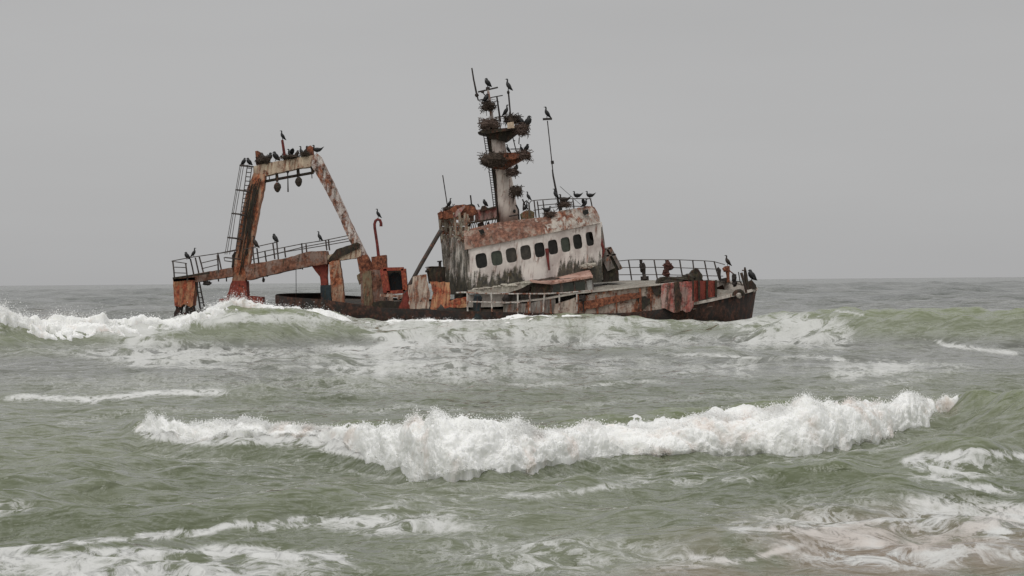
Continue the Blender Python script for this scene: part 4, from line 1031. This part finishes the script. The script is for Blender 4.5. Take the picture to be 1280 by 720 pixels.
b = MB(); b.prism([(568, 368), (586, 366), (588, 388), (568, 388)], 118.0, .2, .3); part('recess', b, M_dark, ship)
b = MB(); b.prism([(583, 368.5), (606, 367), (631, 367), (632, 383), (607, 384), (584, 384)], 117.1, 1.4, .3)
part('deck_locker', b, M_bow, ship, label='whitish deck locker')
b = MB().sheet([(430, 384, 116.2), (583, 389, 116.1), (700, 391, 116.1), (720, 388, 116.1)], [(430, 373, 124.2), (583, 378, 124.3), (700, 368, 124.3), (720, 360, 124.3)], .06)
part('waist_deck', b, M_dark, ship)
b = MB(); b.prism([(631, 384), (632, 372), (636, 366), (664, 352), (667, 356), (665, 385)], 117.9, .15, .4); b.prism([(664, 366), (740, 363), (741, 378), (690, 384), (664, 386)], 117.5, .12, .3)
part('coaming', b, M_lower, ship)
# dark figures: ventilator and bollard by the rail
b = MB(); b.tube([W(596.5, 402, 116.3), W(596.5, 385, 116.3), W(596.5, 376, 116.3), W(597, 370, 116.3), W(597, 367.5, 116.3)], [.26, .24, .25, .22, .10], 10, .08); b.lump(W(600, 374, 116.3), .14, .2, .2, .2)
part('ventilator', b, M_bluegrey, ship)
b = MB(); b.tube([W(633.5, 392, 116.5), W(632.5, 382, 116.5), W(632.5, 372, 116.5), W(633.5, 368, 116.5)], [.22, .14, .20, .10], 8, .15); b.lump(W(632, 374.5, 116.5), .22, .18, .16, .25)
part('winch_post', b, M_iron, ship)
b = MB(); b.lump(W(668, 386, 116.6), .28, .2, .2, .35); b.lump(W(728.5, 373, 115.8), .2, .16, .18, .4); b.tube([W(729, 374, 115.8), W(729, 390, 115.8)], .05, 5); b.lump(W(673, 389, 116.5), .16, .15, .22, .3)
part('deck_fitting', b, M_iron, ship)
# near side railing
railing('side_railing', [(584, 366, 584.5, 389, 115.9), (614, 367, 614.8, 389.5, 115.9), (647, 367.5, 647, 391, 115.9), (662, 367.4, 662.5, 391, 115.9), (680.5, 367.3, 679, 390, 115.9), (699, 366.8, 699, 389, 115.9), (721, 366, 721.5, 389, 115.9)],
        [[(570, 366, 116), (580, 365.4, 115.9), (600, 366.8, 115.9), (640, 367.3, 115.9), (680, 367.2, 115.9), (705, 366.3, 115.9), (741, 363, 115.9)], [(584, 377, 115.9), (614, 378, 115.9), (650, 378.5, 115.9)]], M_railw, 0.045, 0.055)

# ---- small deck house below the wheelhouse
b = MB(); b.prism([(669, 351), (740, 345), (743, 364), (664, 369)], 117.2, 2.2)
dh = part('deck_house', b, M_lower, ship, label='small grey deck house')
b = MB(); r0 = [W(662, 350.5, 116.9), W(690, 353.2, 116.8), W(741, 344.8, 116.9), W(737, 337.3, 119.3), (W(700, 340.5, 119.6)), W(668, 347, 119.5)]
b.add(r0+[p+Vector((0, 0, -.12)) for p in r0], [(0, 1, 2, 3, 4, 5), (11, 10, 9, 8, 7, 6)]+[(j, (j+1) % 6, 6+(j+1) % 6, 6+j) for j in range(6)])
part('roof', b, M_roofp, dh)
for (x0, x1, y0) in ((691, 700, 355.5), (704, 716.5, 354.2), (719, 731, 352.8)):
    b = MB().prism([(x0, y0), (x1, y0-1), (x1+.5, y0+9.5), (x0+.5, y0+10.2)], 117.14, .05); part('window', b, M_glass, dh)
b = MB().prism([(733, 351), (740, 350), (741, 364), (735, 365)], 117.1, .1, .2); part('door_panel', b, rust_mat('pale_grey_panel', (.33, .33, .31), .1, .2, .1, 42, 2), dh)
b = MB().prism([(664, 353), (688, 355), (689, 368), (664, 369)], 117.1, .1, .4); part('dark_panel', b, M_dark, dh)
b = MB().prism([(637, 366), (664, 350), (690, 346), (700, 347), (664, 354), (662, 362), (640, 369)], 117.3, .8, .8); part('collapsed_plate', b, rust_mat('dull_purple_brown', (.10, .08, .07), .4, .2, .4, 43, 1.5, guano=.1), ship)

# ================================================================ stern gantry
b = MB(); b.prism([(316.5, 208), (330, 204.5), (372, 197), (396.5, 193), (398, 206.5), (372, 210.5), (332, 219.5), (317, 221)], 119.6, 1.1, .25)
gantry = part('gantry', b, M_beam, ship, False, 'cream stained top beam of the stern gantry')
b = MB(); b.prism([(317, 216), (331, 218), (329, 236), (323, 262), (318, 290), (311, 330), (306, 353), (290, 353), (293, 330), (297, 300), (303, 262), (309, 235)], 119.5, 1.0, .35)
part('gantry_leg', b, M_orange, gantry, label='orange rusted left gantry leg')
b = MB(); b.prism([(389, 207), (391, 195), (396, 191.5), (400, 195), (411, 217), (425, 247), (437, 275), (449, 300), (458, 318), (466, 334), (466, 340), (449, 340), (446, 318), (436, 300), (424, 272), (411, 246), (399, 224)], 119.5, 1.0, .35)
part('gantry_leg', b, M_legw, gantry, label='white peeling right gantry leg')
b = MB()
for s_ in range(9):   # pipes and torn cables along the left leg
    o_ = random.uniform(-5, 5)
    pts = [W(np.interp(y_, [220, 262, 350], [323, 314, 299])+o_+random.uniform(-1.2, 1.2), y_, 119.40) for y_ in np.linspace(222+random.uniform(0, 30), 345-random.uniform(0, 60), 9)]
    b.tube(pts, random.uniform(.02, .055), 5, .2)
part('leg_cables', b, M_dark, gantry)
b = MB().prism([(290, 351), (307.5, 351), (309, 380), (277, 383), (283, 372)], 119.3, 1.4, .4); part('leg_foot', b, M_red, gantry)
b = MB(); b.prism([(274, 374), (290, 371), (292, 384), (272, 386)], 119.4, 1.0, .5); b.prism([(307, 370), (328, 371), (329, 381), (312, 382)], 119.4, 1.2, .4); part('base_block', b, M_red, gantry)
b = MB(); b.prism([(319, 189), (322, 188.4), (326, 190.5), (327, 205), (320, 206)], 119.9, .4, .3); b.prism([(383.5, 184), (388, 181.5), (391.5, 184), (392, 195), (384, 196)], 119.9, .5, .4)
part('stub_post', b, M_rust, gantry)
b = MB().tube([W(356.5, 200, 120), W(354.5, 186, 120), W(352.8, 175, 120)], [.10, .09, .08], 7); part('centre_pole', b, M_redpipe, gantry)
b = MB(); b.tube([W(329, 227.3, 119.9), W(360, 221.5, 119.9), W(392, 215.8, 119.9)], .09, 7); b.tube([W(336, 217, 119.9), W(337, 225, 119.9)], .03, 5); b.tube([W(389, 206, 119.9), W(390, 223, 119.9)], .03, 5); b.beam(W(389, 208, 119.9), W(392, 216, 119.9), .16)
part('lower_crossbar', b, M_dark, gantry)
for (x, y0, y1) in ((346.8, 216, 240.5), (373.3, 210, 233.5)):
    b = MB(); b.tube([W(x-1, y0, 119.8), W(x-.6, y0+8, 119.8), W(x-.3, y1-13, 119.8)], [.09, .11, .07], 7, .1)
    b.tube([W(x, y1-12.5, 119.62), W(x, y1-9.5, 119.62), W(x, y1-6, 119.62), W(x+.2, y1-2, 119.62), W(x+.2, y1, 119.62)], [.08, .20, .23, .15, .05], 10, .06)
    part('pulley_block', b, M_dark, gantry)
b = MB(); b.tube([W(359.3, 212, 119.7), W(359.8, 224, 119.7), W(360, 240, 119.7)], [.05, .035, .05], 5); b.lump(W(359.5, 214, 119.7), .1, .1, .14, .3); part('hanging_chain', b, M_iron, gantry)
# ladder with safety cage
lp = lambda y_: np.interp(y_, [207, 312], [309.3, 294.5])
b = MB()
b.tube([W(309.3, 206, 119.4), W(294.5, 314, 119.4)], .03, 5); b.tube([W(315, 208, 119.4), W(299, 314, 119.4)], .03, 5)
for i in range(19):
    y_ = 210+i*5.4; b.tube([W(lp(y_), y_, 119.4), W(lp(y_)+5.4-(i*.05), y_+.4, 119.4)], .028, 4)
part('ladder', b, M_rail, gantry)
b = MB()
co = lambda y_: np.interp(y_, [206, 318], [300.2, 281.2])
for dy, off in ((119.2, 0), (118.7, 1.8), (118.6, 4.5)):
    b.tube([W(co(206)+off, 206, dy), W(co(262)+off, 262, dy), W(co(318)+off*1.3, 318, dy)], .02, 4)
for (y_, thick) in ((206.5, .045), (237.5, .05), (267, .05), (297, .055), (322, .04)):
    x0 = co(y_); x1 = lp(y_)+6
    b.tube([W(x1, y_+2.2, 119.4), W((x0+x1)/2, y_+.8, 118.7), W(x0, y_-.2, 118.9), W(x0+.5, y_-.2, 119.6), W((x0+x1)/2, y_+.6, 120), W(x1, y_+2, 119.7)], thick, 5)
part('ladder_cage', b, M_rail, gantry)
b = MB(); b.beam(W(300, 207, 119.6), W(317, 208.5, 119.6), .07, .5); part('ladder_landing', b, M_dark, gantry)
b = MB(); b.prism([(408, 327), (420, 312), (446, 303), (450, 304.5), (449, 310), (425, 322), (409, 329)], 119.3, .5, .4); part('leg_bracket', b, M_dark, gantry)

# walkway
b = MB(); b.prism([(216, 348.5), (245, 342), (290, 334.5), (292, 345), (245, 352.5), (242, 350), (217, 352)], 119.3, 1.8, .3)
b.prism([(305, 331.5), (360, 322), (385, 314.5), (407, 313.5), (409, 330), (385, 333), (350, 340.5), (308, 350.5)], 119.15, 1.9, .35)
walk = part('walkway', b, M_girder, ship, False, 'rusty sloping stern walkway girder')
b = MB().prism([(407, 319), (430, 315), (451, 311.5), (451, 322), (428, 325), (408, 327)], 119.4, 1.5, .25); part('end_girder', b, M_beam, walk)
b = MB(); b.prism([(290, 333), (306, 331), (308, 348), (291, 346)], 119.6, 1.4, .3); b.prism([(290, 320), (293, 314), (297, 317), (294, 333), (289, 334)], 119.6, .3, .6)
b.beam(W(216, 348, 119.1), W(262, 341, 119.1), .12, .1)
part('walkway_frame', b, M_dark, walk)
b = MB()
for (x, y0, l) in ((259, 350, 7), (329, 344, 7), (334, 341, 5), (283, 346, 6), (273, 347, 5), (378, 333, 4)):
    b.tube([W(x, y0, 119.5), W(x+.2, y0+l, 119.5)], .04, 4)
b.lump(W(259, 354, 119.5), .30, .2, .12, .3); b.lump(W(329.3, 350, 119.5), .09, .08, .14, .2)
b.tube([W(370, 336, 119.7), W(370.2, 368, 119.7)], .02, 4)
part('hanging_rope', b, M_iron, walk)
railing('walkway_railing', [(216, 327, 218, 349, 119.3), (232, 329, 234.5, 351, 119.2), (238, 324, 242.5, 345, 121), (244, 322, 249, 344, 120.9), (249, 321, 254.5, 342, 121), (271.5, 319, 273, 340, 119.3), (272, 316, 276.5, 337, 121),
                            (309, 316, 313, 333, 121), (331, 314, 334, 333, 119.2), (345.8, 301, 348, 325, 119.2), (341, 304, 343.5, 324, 121), (355.5, 309, 357, 322, 119.2), (377, 304, 378, 317, 119.2), (382.5, 305, 383.5, 316, 121), (407, 300, 408.5, 313, 119.2), (410.5, 299.5, 412, 313, 121), (316, 310, 318, 331, 119.2), (321, 310, 323.5, 330, 121)],
        [[(214.5, 326.5, 119.3), (233, 329.3, 119.2), (233.5, 330, 119.2)], [(214.8, 326.3, 120), (240, 321.5, 120.9), (272, 317, 121), (291, 313, 121), (298, 311.5, 121)],
         [(218, 334, 119.3), (233, 334.5, 119.3)], [(218, 341, 119.3), (234, 341.5, 119.3)], [(251, 329, 121), (272, 324, 121)], [(252, 336, 121), (272, 331, 121)],
         [(271.5, 319.5, 119.3), (273, 317, 119.3), (297, 313, 119.3)],
         [(304, 312, 119.2), (345, 303, 119.2), (348, 302, 119.2)], [(313, 318.5, 119.2), (331, 314, 119.2), (377, 305, 119.2), (407, 300.3, 119.2), (436, 294.3, 119.3)], [(313, 325, 119.2), (356, 315, 119.2), (408, 306.5, 119.2), (438, 301.2, 119.3)],
         [(321, 323, 121), (383, 308, 121), (440, 297.5, 121)], [(280, 322, 119.4), (281, 326, 118.8), (291, 327.3, 119.3)]], M_rail, 0.030, 0.05, walk)
# pillars
b = MB(); b.prism([(216, 349), (222, 348.4), (244, 346.5), (243, 364), (241, 382), (238, 384), (233, 381), (229, 380), (226, 384), (218, 382), (217, 366)], 119.3, 1.3, .3)
pil = part('walkway_pillar', b, M_orangeb, ship, label='orange rusted outer pillar')
b = MB(); b.prism([(218, 380), (226, 379.5), (227.5, 384), (226, 391), (229, 400), (217, 400), (217.5, 392), (220, 386)], 119.4, .6, .6); b.prism([(233, 381), (241, 381), (243, 392), (247, 400), (230, 400), (232, 390), (231.5, 384)], 119.4, .6, .6); b.prism([(218, 392), (240, 390), (258, 388), (262, 398), (216, 402)], 119.5, .8, .7)
part('pillar_foot', b, M_black, pil)
b = MB(); b.tube([W(245, 353, 119.4), W(251, 390, 119.4)], .06, 5); b.tube([W(249, 352, 119.4), W(256.5, 390, 119.4)], .05, 5)
for i in range(5): b.tube([W(246.2+i*1.3, 359+i*6.5, 119.4), W(250.4+i*1.4, 359+i*6.5, 119.4)], .03, 4)
part('pillar_ladder', b, M_iron, pil)
b = MB(); b.prism([(411, 326), (424, 325), (428, 350), (430.5, 381), (416, 383), (413, 355)], 119.3, .9, .35)
pil2 = part('walkway_pillar', b, M_orange, ship, label='orange rusted inner pillar')
b = MB(); b.prism([(389, 332), (410, 328), (409, 345), (410, 360), (401, 361), (400, 346)], 119.5, .5, .3); part('gusset', b, M_red, pil2)
b = MB(); b.prism([(400.5, 357), (413, 356), (414.5, 385), (401, 384)], 119.2, 1.0, .4); part('pillar_foot', b, M_bluegrey, pil2)
# column base and red box
b = MB(); b.prism([(450, 340), (458, 337), (480, 337.5), (483, 386), (452, 385)], 118.2, 2.0, .35)
base = part('column_base', b, M_girder, ship)
b = MB(); b.prism([(446, 344), (452, 338), (453, 352), (449, 356)], 118.3, .5, .6); b.prism([(453, 339), (464, 338.5), (466, 384), (455, 384)], 118.1, .12, .5); part('side_plate', b, rust_mat('olive_stained_plate', (.20, .16, .10), .35, .5, .4, 44, 1.5), base)
b = MB(); b.prism([(464, 321), (482, 318.5), (483.5, 337), (466, 338)], 118.6, 1.2, .35); b.prism([(446, 322), (458, 318), (468, 336), (468, 342), (450, 340)], 119.0, 1.0, .3); part('column_cap', b, M_rust, base)
b = MB(); b.tube([W(473.2, 320, 119.2), W(471.5, 305, 119.2), W(468.5, 285, 119.2), W(468.2, 280, 119.2), W(469.5, 276, 119.2), W(472.2, 274.2, 119.2), W(475, 275.4, 119.2), W(476.3, 279, 119.2), W(476.2, 283, 119.2)], [.10, .09, .09, .09, .09, .09, .09, .09, .10], 9)
part('hooked_vent_pipe', b, M_redpipe, ship)
P0 = [(479.5, 336.5), (504.5, 336), (507, 364), (484, 366), ]
b = MB()
for p, q, w_ in ((P0[0], P0[1], .2), (P0[1], P0[2], .28), (P0[2], P0[3], .22), (P0[3], P0[0], .42)): b.beam(W(p[0], p[1], 117.9), W(q[0], q[1], 117.9), w_, .9)
rb = part('hatch_frame', b, rust_mat('bright_red_frame', (.24, .05, .035), .5, .5, .30, 45, 1.4, [(.04, .018, .014), (.12, .035, .025), (.22, .065, .035), (.34, .15, .08)]), ship)
b = MB().prism([(482, 338), (504, 337.5), (506, 364), (485, 365)], 118.7, .15); part('hatch_back', b, M_dark, rb)
b = MB(); b.prism([(486.5, 347), (488, 342), (493, 340.5), (499, 341.5), (501.5, 346), (502.5, 359), (500, 363.5), (489, 364), (486.8, 358)], 118.3, .3, .2); part('hatch_opening_shade', b, M_bluegrey, rb)  # dark sheet standing for the shade in the frame's opening
b = MB(); b.beam(W(475, 369, 117), W(506, 370.5, 117), .16, .16); b.prism([(484, 366), (490, 366), (492, 385), (486, 386)], 117.4, .3, .5); b.beam(W(497, 374, 117), W(509, 366, 117), .14); part('winch_frame', b, M_creamp, ship)
b = MB(); b.prism([(466, 378), (480, 376), (505, 377), (510, 388), (466, 388)], 116.8, .8, .7); part('waist_wreckage', b, M_dark, ship)

# ================================================================ nests: heaps of sticks resting on the wreck
def nest(name_label, cx, cy, y, w, h, n, seed, droop=0.0):
    random.seed(seed); c = W(cx, cy, y); w *= 1.15; h *= 1.15; n = int(n*1.3); rx, rz = w*PX/2, h*PX/2
    b = MB(); b.lump(c, rx*0.78, min(rx, .8)*0.8, rz*0.72, .28, 12, 8)
    for i in range(n):
        th = random.uniform(0, 2*math.pi); ph = random.gauss(0, .6)
        p = c + Vector((math.cos(th)*rx*random.uniform(.3, .95), math.sin(th)*min(rx, .8)*random.uniform(.3, .95), math.sin(ph)*rz*.9))
        d = Vector((random.gauss(0, 1), random.gauss(0, 1), random.gauss(0, .55) - droop*random.random())).normalized()*random.uniform(.10, .34)
        b.tube([p-d*.6, p+Vector((0, 0, random.uniform(-.04, .04))), p+d], random.uniform(.008, .022), 4)
    V = b.v; me = bpy.data.meshes.new('nest'); me.from_pydata([v-c for v in V], [], b.f); me.update()
    me.materials.append(M_stick if seed % 2 else M_stick2)
    o = bpy.data.objects.new('nest', me); COL.objects.link(o); o.location = c
    o['label'] = name_label; o['category'] = 'nest'; o['group'] = 'stick nests on the wreck'
nest('round stick nest on the topmast just under the crossarm', 610.5, 132, 120.3, 18, 15, 110, 101)
nest('dark messy stick nest at the left end of the upper mast platform', 612, 156, 119.6, 26, 16, 200, 102)
nest('brown stick nest piled at the middle of the upper mast platform', 641, 150, 120.1, 22, 12, 150, 103)
nest('straggling nest drooping from the right edge of the upper mast platform', 651, 162, 119.4, 20, 15, 150, 104, 1.8)
nest('wide dark stick nest on the left of the lower mast platform', 618, 200, 119.2, 34, 20, 260, 105, .7)
nest('dark nest at the right tip of the lower mast platform', 655, 194, 119.4, 18, 12, 130, 106, 1.4)
nest('small nest stuck to the mast just below the lower platform', 640, 215, 119.6, 15, 10, 100, 108, .6)
nest('tufted nest on the side of the mast at half height', 645, 239, 119.6, 15, 13, 120, 109, 1.8)
nest('nest of sticks on the roof edge beneath the bridge rail', 687, 268, 119.0, 14, 8, 80, 110)
nest('nest on a rusty box below the whip mast', 705, 256, 119.6, 18, 6, 80, 112)
nest('ragged dark nest beside the left stub post on the gantry beam', 329, 201, 119.7, 16, 9, 100, 115)
nest('low scattered nest on the gantry beam around the red pole', 362, 196.5, 119.8, 22, 6, 100, 117)
nest('small nest against the right stub post on the gantry beam', 381, 193.5, 119.7, 12, 6, 70, 119)
nest('flat nest on the aft corner of the wheelhouse roof', 562, 262, 119.7, 15, 7, 80, 113)

# ================================================================ cormorants
M_bird = plain_mat('cormorant_plumage', (0.012, 0.012, 0.012), 0.55, 0.5, 9, 0.4)
M_birdb = plain_mat('cormorant_brown_plumage', (0.035, 0.026, 0.021), 0.6, 0.5, 9, 0.3)
def loft(b, spine, n=10, flat=0.9):
    """one closed skin along a side-view spine of (x, z, radius)"""
    spine = [(x, z, q*(1.22 if q > .03 else 1.1)) for x, z, q in spine]
    pts = [Vector((x, 0, z)) for x, z, r in spine]
    rings = []
    for i, p in enumerate(pts):
        d = (pts[min(i+1, len(pts)-1)] - pts[max(i-1, 0)]).normalized(); a = Vector((-d.z, 0, d.x)); r = spine[i][2]
        rings.append([p + a*math.cos(2*math.pi*k/n)*r + Vector((0, 1, 0))*math.sin(2*math.pi*k/n)*r*flat for k in range(n)])
    v = [x for q in rings for x in q]
    f = [(i*n+k, i*n+(k+1) % n, (i+1)*n+(k+1) % n, (i+1)*n+k) for i in range(len(rings)-1) for k in range(n)]
    f.append(tuple(range(n))); f.append(tuple((len(rings)-1)*n+k for k in range(n)))
    b.add(v, f)
def legs(b, x, z):
    for s_ in (-1, 1):
        b.tube([(x, s_*.045, z), (x+.02, s_*.05, z*.5), (x+.01, s_*.05, .012)], [.03, .016, .012], 6)
        b.add([Vector(p) for p in ((x-.01, s_*.05, .012), (x+.09, s_*.05-.035, .006), (x+.105, s_*.05, .006), (x+.09, s_*.05+.035, .006), (x, s_*.05, .022))], [(0, 1, 4), (1, 2, 4), (2, 3, 4), (3, 0, 4), (0, 3, 2, 1)])
def wing(b, s_, pts, t=.02):
    A = [Vector(p) for p in pts]; n = len(A); off = Vector((0, s_*t, 0))
    b.add(A+[a+off for a in A], [tuple(range(n)), tuple(n+j for j in reversed(range(n)))]+[(j, (j+1) % n, n+(j+1) % n, n+j) for j in range(n)])
def bird_mesh(kind):
    b = MB()
    if kind == 'upright':
        loft(b, [(-.30, .02, .012), (-.25, .06, .03), (-.17, .13, .055), (-.09, .23, .095), (-.01, .34, .112), (.05, .44, .095), (.075, .52, .062), (.07, .59, .043), (.06, .66, .038), (.075, .715, .044), (.115, .735, .036), (.15, .735, .020), (.20, .730, .010), (.235, .722, .004)])
        legs(b, -.01, .20)
        for s_ in (-1, 1): wing(b, s_, [(-.27, s_*.045, .07), (-.12, s_*.09, .15), (.02, s_*.10, .28), (.06, s_*.085, .42), (.0, s_*.08, .44), (-.10, s_*.09, .33)])
    elif kind == 'hunched':
        loft(b, [(-.26, .04, .012), (-.20, .08, .04), (-.12, .15, .09), (-.03, .25, .125), (.05, .35, .125), (.08, .43, .10), (.06, .48, .07), (.075, .52, .058), (.12, .535, .042), (.16, .52, .022), (.21, .49, .009)])
        legs(b, .0, .15)
        for s_ in (-1, 1): wing(b, s_, [(-.24, s_*.05, .07), (-.08, s_*.11, .12), (.08, s_*.12, .25), (.09, s_*.10, .38), (0, s_*.09, .40), (-.12, s_*.10, .28)])
    elif kind == 'level':     # body level, tail cocked up, neck bent up
        loft(b, [(-.44, .44, .006), (-.37, .38, .026), (-.26, .29, .055), (-.15, .24, .10), (0, .225, .125), (.12, .25, .11), (.19, .31, .07), (.215, .38, .043), (.20, .45, .036), (.205, .50, .040), (.245, .515, .032), (.29, .51, .014), (.34, .50, .005)])
        legs(b, .0, .13)
        for s_ in (-1, 1): wing(b, s_, [(-.34, s_*.04, .36), (-.16, s_*.10, .22), (.03, s_*.12, .20), (.13, s_*.10, .28), (.0, s_*.09, .33), (-.18, s_*.07, .33)])
    else:                     # landing or drying: wings half lifted
        loft(b, [(-.32, .08, .012), (-.24, .12, .04), (-.14, .18, .075), (-.02, .28, .11), (.07, .38, .09), (.10, .47, .055), (.09, .54, .04), (.10, .60, .042), (.14, .62, .034), (.20, .615, .010), (.24, .61, .004)])
        legs(b, .0, .18)
        for s_ in (-1, 1): wing(b, s_, [(.06, s_*.08, .40), (-.02, s_*.30, .60), (-.12, s_*.40, .70), (-.22, s_*.38, .56), (-.22, s_*.24, .40), (-.14, s_*.10, .26)], .02)
    me = bpy.data.meshes.new('cormorant'); me.from_pydata([tuple(v) for v in b.v], [], b.f); me.update()
    import bmesh
    q = bmesh.new(); q.from_mesh(me); bmesh.ops.recalc_face_normals(q, faces=q.faces); q.to_mesh(me); q.free()
    me.polygons.foreach_set('use_smooth', [True]*len(me.polygons))
    return me
HGT = {'upright': .76, 'hunched': .55, 'level': .54, 'spread': .70}
BM = {}
for k_ in HGT:
    me = bird_mesh(k_); me.materials.append(M_bird); me2 = me.copy(); me2.materials.clear(); me2.materials.append(M_birdb); BM[k_] = (me, me2)
# px, foot row, height in px, pose, facing (-1 left, 1 right), distance, brown?, label
BIRDS = [
 (353.2, 175.5, 11, 'upright', -1, 120.0, 0, 'black cormorant on top of the red pole at the middle of the gantry beam'),
 (304.5, 206.8, 8, 'hunched', 1, 119.6, 0, 'left one of two cormorants crouched on the ladder landing of the gantry'),
 (311.5, 207.2, 8.5, 'hunched', -1, 119.6, 0, 'right one of two cormorants crouched on the ladder landing of the gantry'),
 (329, 204.8, 12, 'hunched', -1, 119.9, 1, 'brownish cormorant hunched beside the left stub post on the gantry beam'),
 (336.5, 203, 10.5, 'hunched', 1, 120.0, 0, 'cormorant on the gantry beam between left stub post and red pole, nearer the post'),
 (345, 201.6, 10.5, 'hunched', -1, 120.0, 0, 'cormorant hunched on the gantry beam just left of the red pole'),
 (363, 198.6, 12, 'spread', -1, 120.0, 0, 'cormorant with lifted wings just right of the red pole on the gantry beam'),
 (371, 197.2, 8, 'hunched', 1, 120.1, 1, 'small crouching cormorant between the red pole and the right stub post'),
 (377, 196, 12, 'upright', -1, 120.0, 0, 'slim cormorant on the gantry beam a little left of the right stub post'),
 (382, 195.2, 11.5, 'upright', 1, 120.2, 1, 'cormorant close against the left of the right stub post'),
 (396.5, 191.8, 9.5, 'level', -1, 120.0, 0, 'cormorant with cocked tail at the right end of the gantry beam'),
 (234, 324.8, 8.5, 'hunched', -1, 120.8, 0, 'hunched cormorant on the outer walkway rail, left of the pair'),
 (242.2, 321.5, 10.5, 'upright', 1, 120.9, 0, 'upright cormorant on the outer walkway rail, right of the pair'),
 (319, 310.5, 14, 'upright', -1, 119.3, 1, 'tall cormorant on the walkway rail right beside the left gantry leg'),
 (344, 303.3, 9.5, 'hunched', -1, 119.2, 0, 'round hunched cormorant on the raised part of the walkway rail'),
 (399.5, 301.5, 11, 'upright', -1, 119.2, 0, 'lone cormorant on the walkway rail near the right gantry leg'),
 (472.8, 272.8, 10.5, 'upright', -1, 119.2, 0, 'long-necked cormorant standing on the hooked red vent pipe'),
 (609.8, 109.3, 10, 'hunched', -1, 120.4, 0, 'cormorant perched on the crossarm at the top of the mast'),
 (635.6, 114, 14, 'upright', -1, 120.1, 0, 'cormorant balancing on the thin rod above the upper mast platform'),
 (632.5, 145.5, 13, 'upright', 1, 119.8, 0, 'cormorant standing at the foot of the rod on the upper mast platform'),
 (607.5, 127.5, 9, 'hunched', 1, 120.1, 0, 'cormorant sitting on the round nest of the topmast'),
 (651, 158.5, 12, 'hunched', -1, 119.9, 0, 'cormorant on the right part of the upper mast platform, inner of two'),
 (659.5, 160.5, 13.5, 'hunched', 1, 119.8, 0, 'bulky cormorant at the outer right end of the upper mast platform'),
 (635, 191.5, 10, 'upright', -1, 119.6, 0, 'cormorant next to the mast on the lower mast platform'),
 (652, 191, 9.5, 'upright', -1, 119.8, 0, 'inner one of two cormorants at the right end of the lower mast platform'),
 (658, 190.5, 9, 'hunched', 1, 119.8, 0, 'outer one of two cormorants at the right end of the lower mast platform'),
 (644.5, 215.5, 8.5, 'hunched', 1, 119.6, 0, 'cormorant on the small nest just below the lower mast platform'),
 (683.8, 148, 13, 'upright', -1, 119.4, 0, 'cormorant standing on the small plate topping the tall whip mast'),
 (660.5, 250.8, 10, 'upright', -1, 118.7, 0, 'cormorant on the left bend of the bridge roof rail'),
 (657.5, 264, 10.5, 'upright', 1, 119.0, 0, 'cormorant on the olive box inside the bent pipe by the mast foot'),
 (694.5, 248.8, 11.5, 'upright', -1, 119.2, 0, 'cormorant on the roof rail just left of the whip mast'),
 (705, 254.5, 10.5, 'level', -1, 119.6, 1, 'brown cormorant on the nest just right of the whip mast foot'),
 (721.5, 248.4, 8.5, 'level', -1, 120.3, 0, 'left one of two cormorants with cocked tails on the roof rail'),
 (737.5, 248.3, 8.5, 'level', -1, 121.0, 0, 'right one of two cormorants with cocked tails on the roof rail'),
 (731, 260, 11, 'spread', 1, 119.8, 0, 'cormorant with half raised wings on the right end of the wheelhouse roof'),
 (684, 266.5, 8, 'level', 1, 118.9, 0, 'cormorant sitting on the nest at the middle of the roof edge'),
 (562, 259.5, 10.5, 'upright', 1, 119.7, 0, 'cormorant on the aft corner of the wheelhouse roof'),
 (606.5, 258.5, 8, 'hunched', -1, 119.8, 0, 'cormorant on the rusty casing left of the mast'),
 (909.5, 332.8, 12.5, 'upright', -1, 121.0, 1, 'cormorant standing on the orange rusted post near the bow'),
 (940, 351.5, 12.5, 'hunched', -1, 120.4, 0, 'dark cormorant right at the stem behind the slanting posts'),
]
for (px_, py_, h_, kd, fc, yy, br, lab) in BIRDS:
    o = bpy.data.objects.new('cormorant', BM[kd][br]); COL.objects.link(o)
    s_ = h_*PX/HGT[kd]*1.12; o.location = W(px_, py_, yy); o.scale = (s_, s_, s_)
    o.rotation_euler = (0, 0, random.uniform(-.5, .5) + (0 if fc > 0 else math.pi))
    o['label'] = lab; o['category'] = 'cormorant'; o['group'] = 'cormorants perched on the wreck'
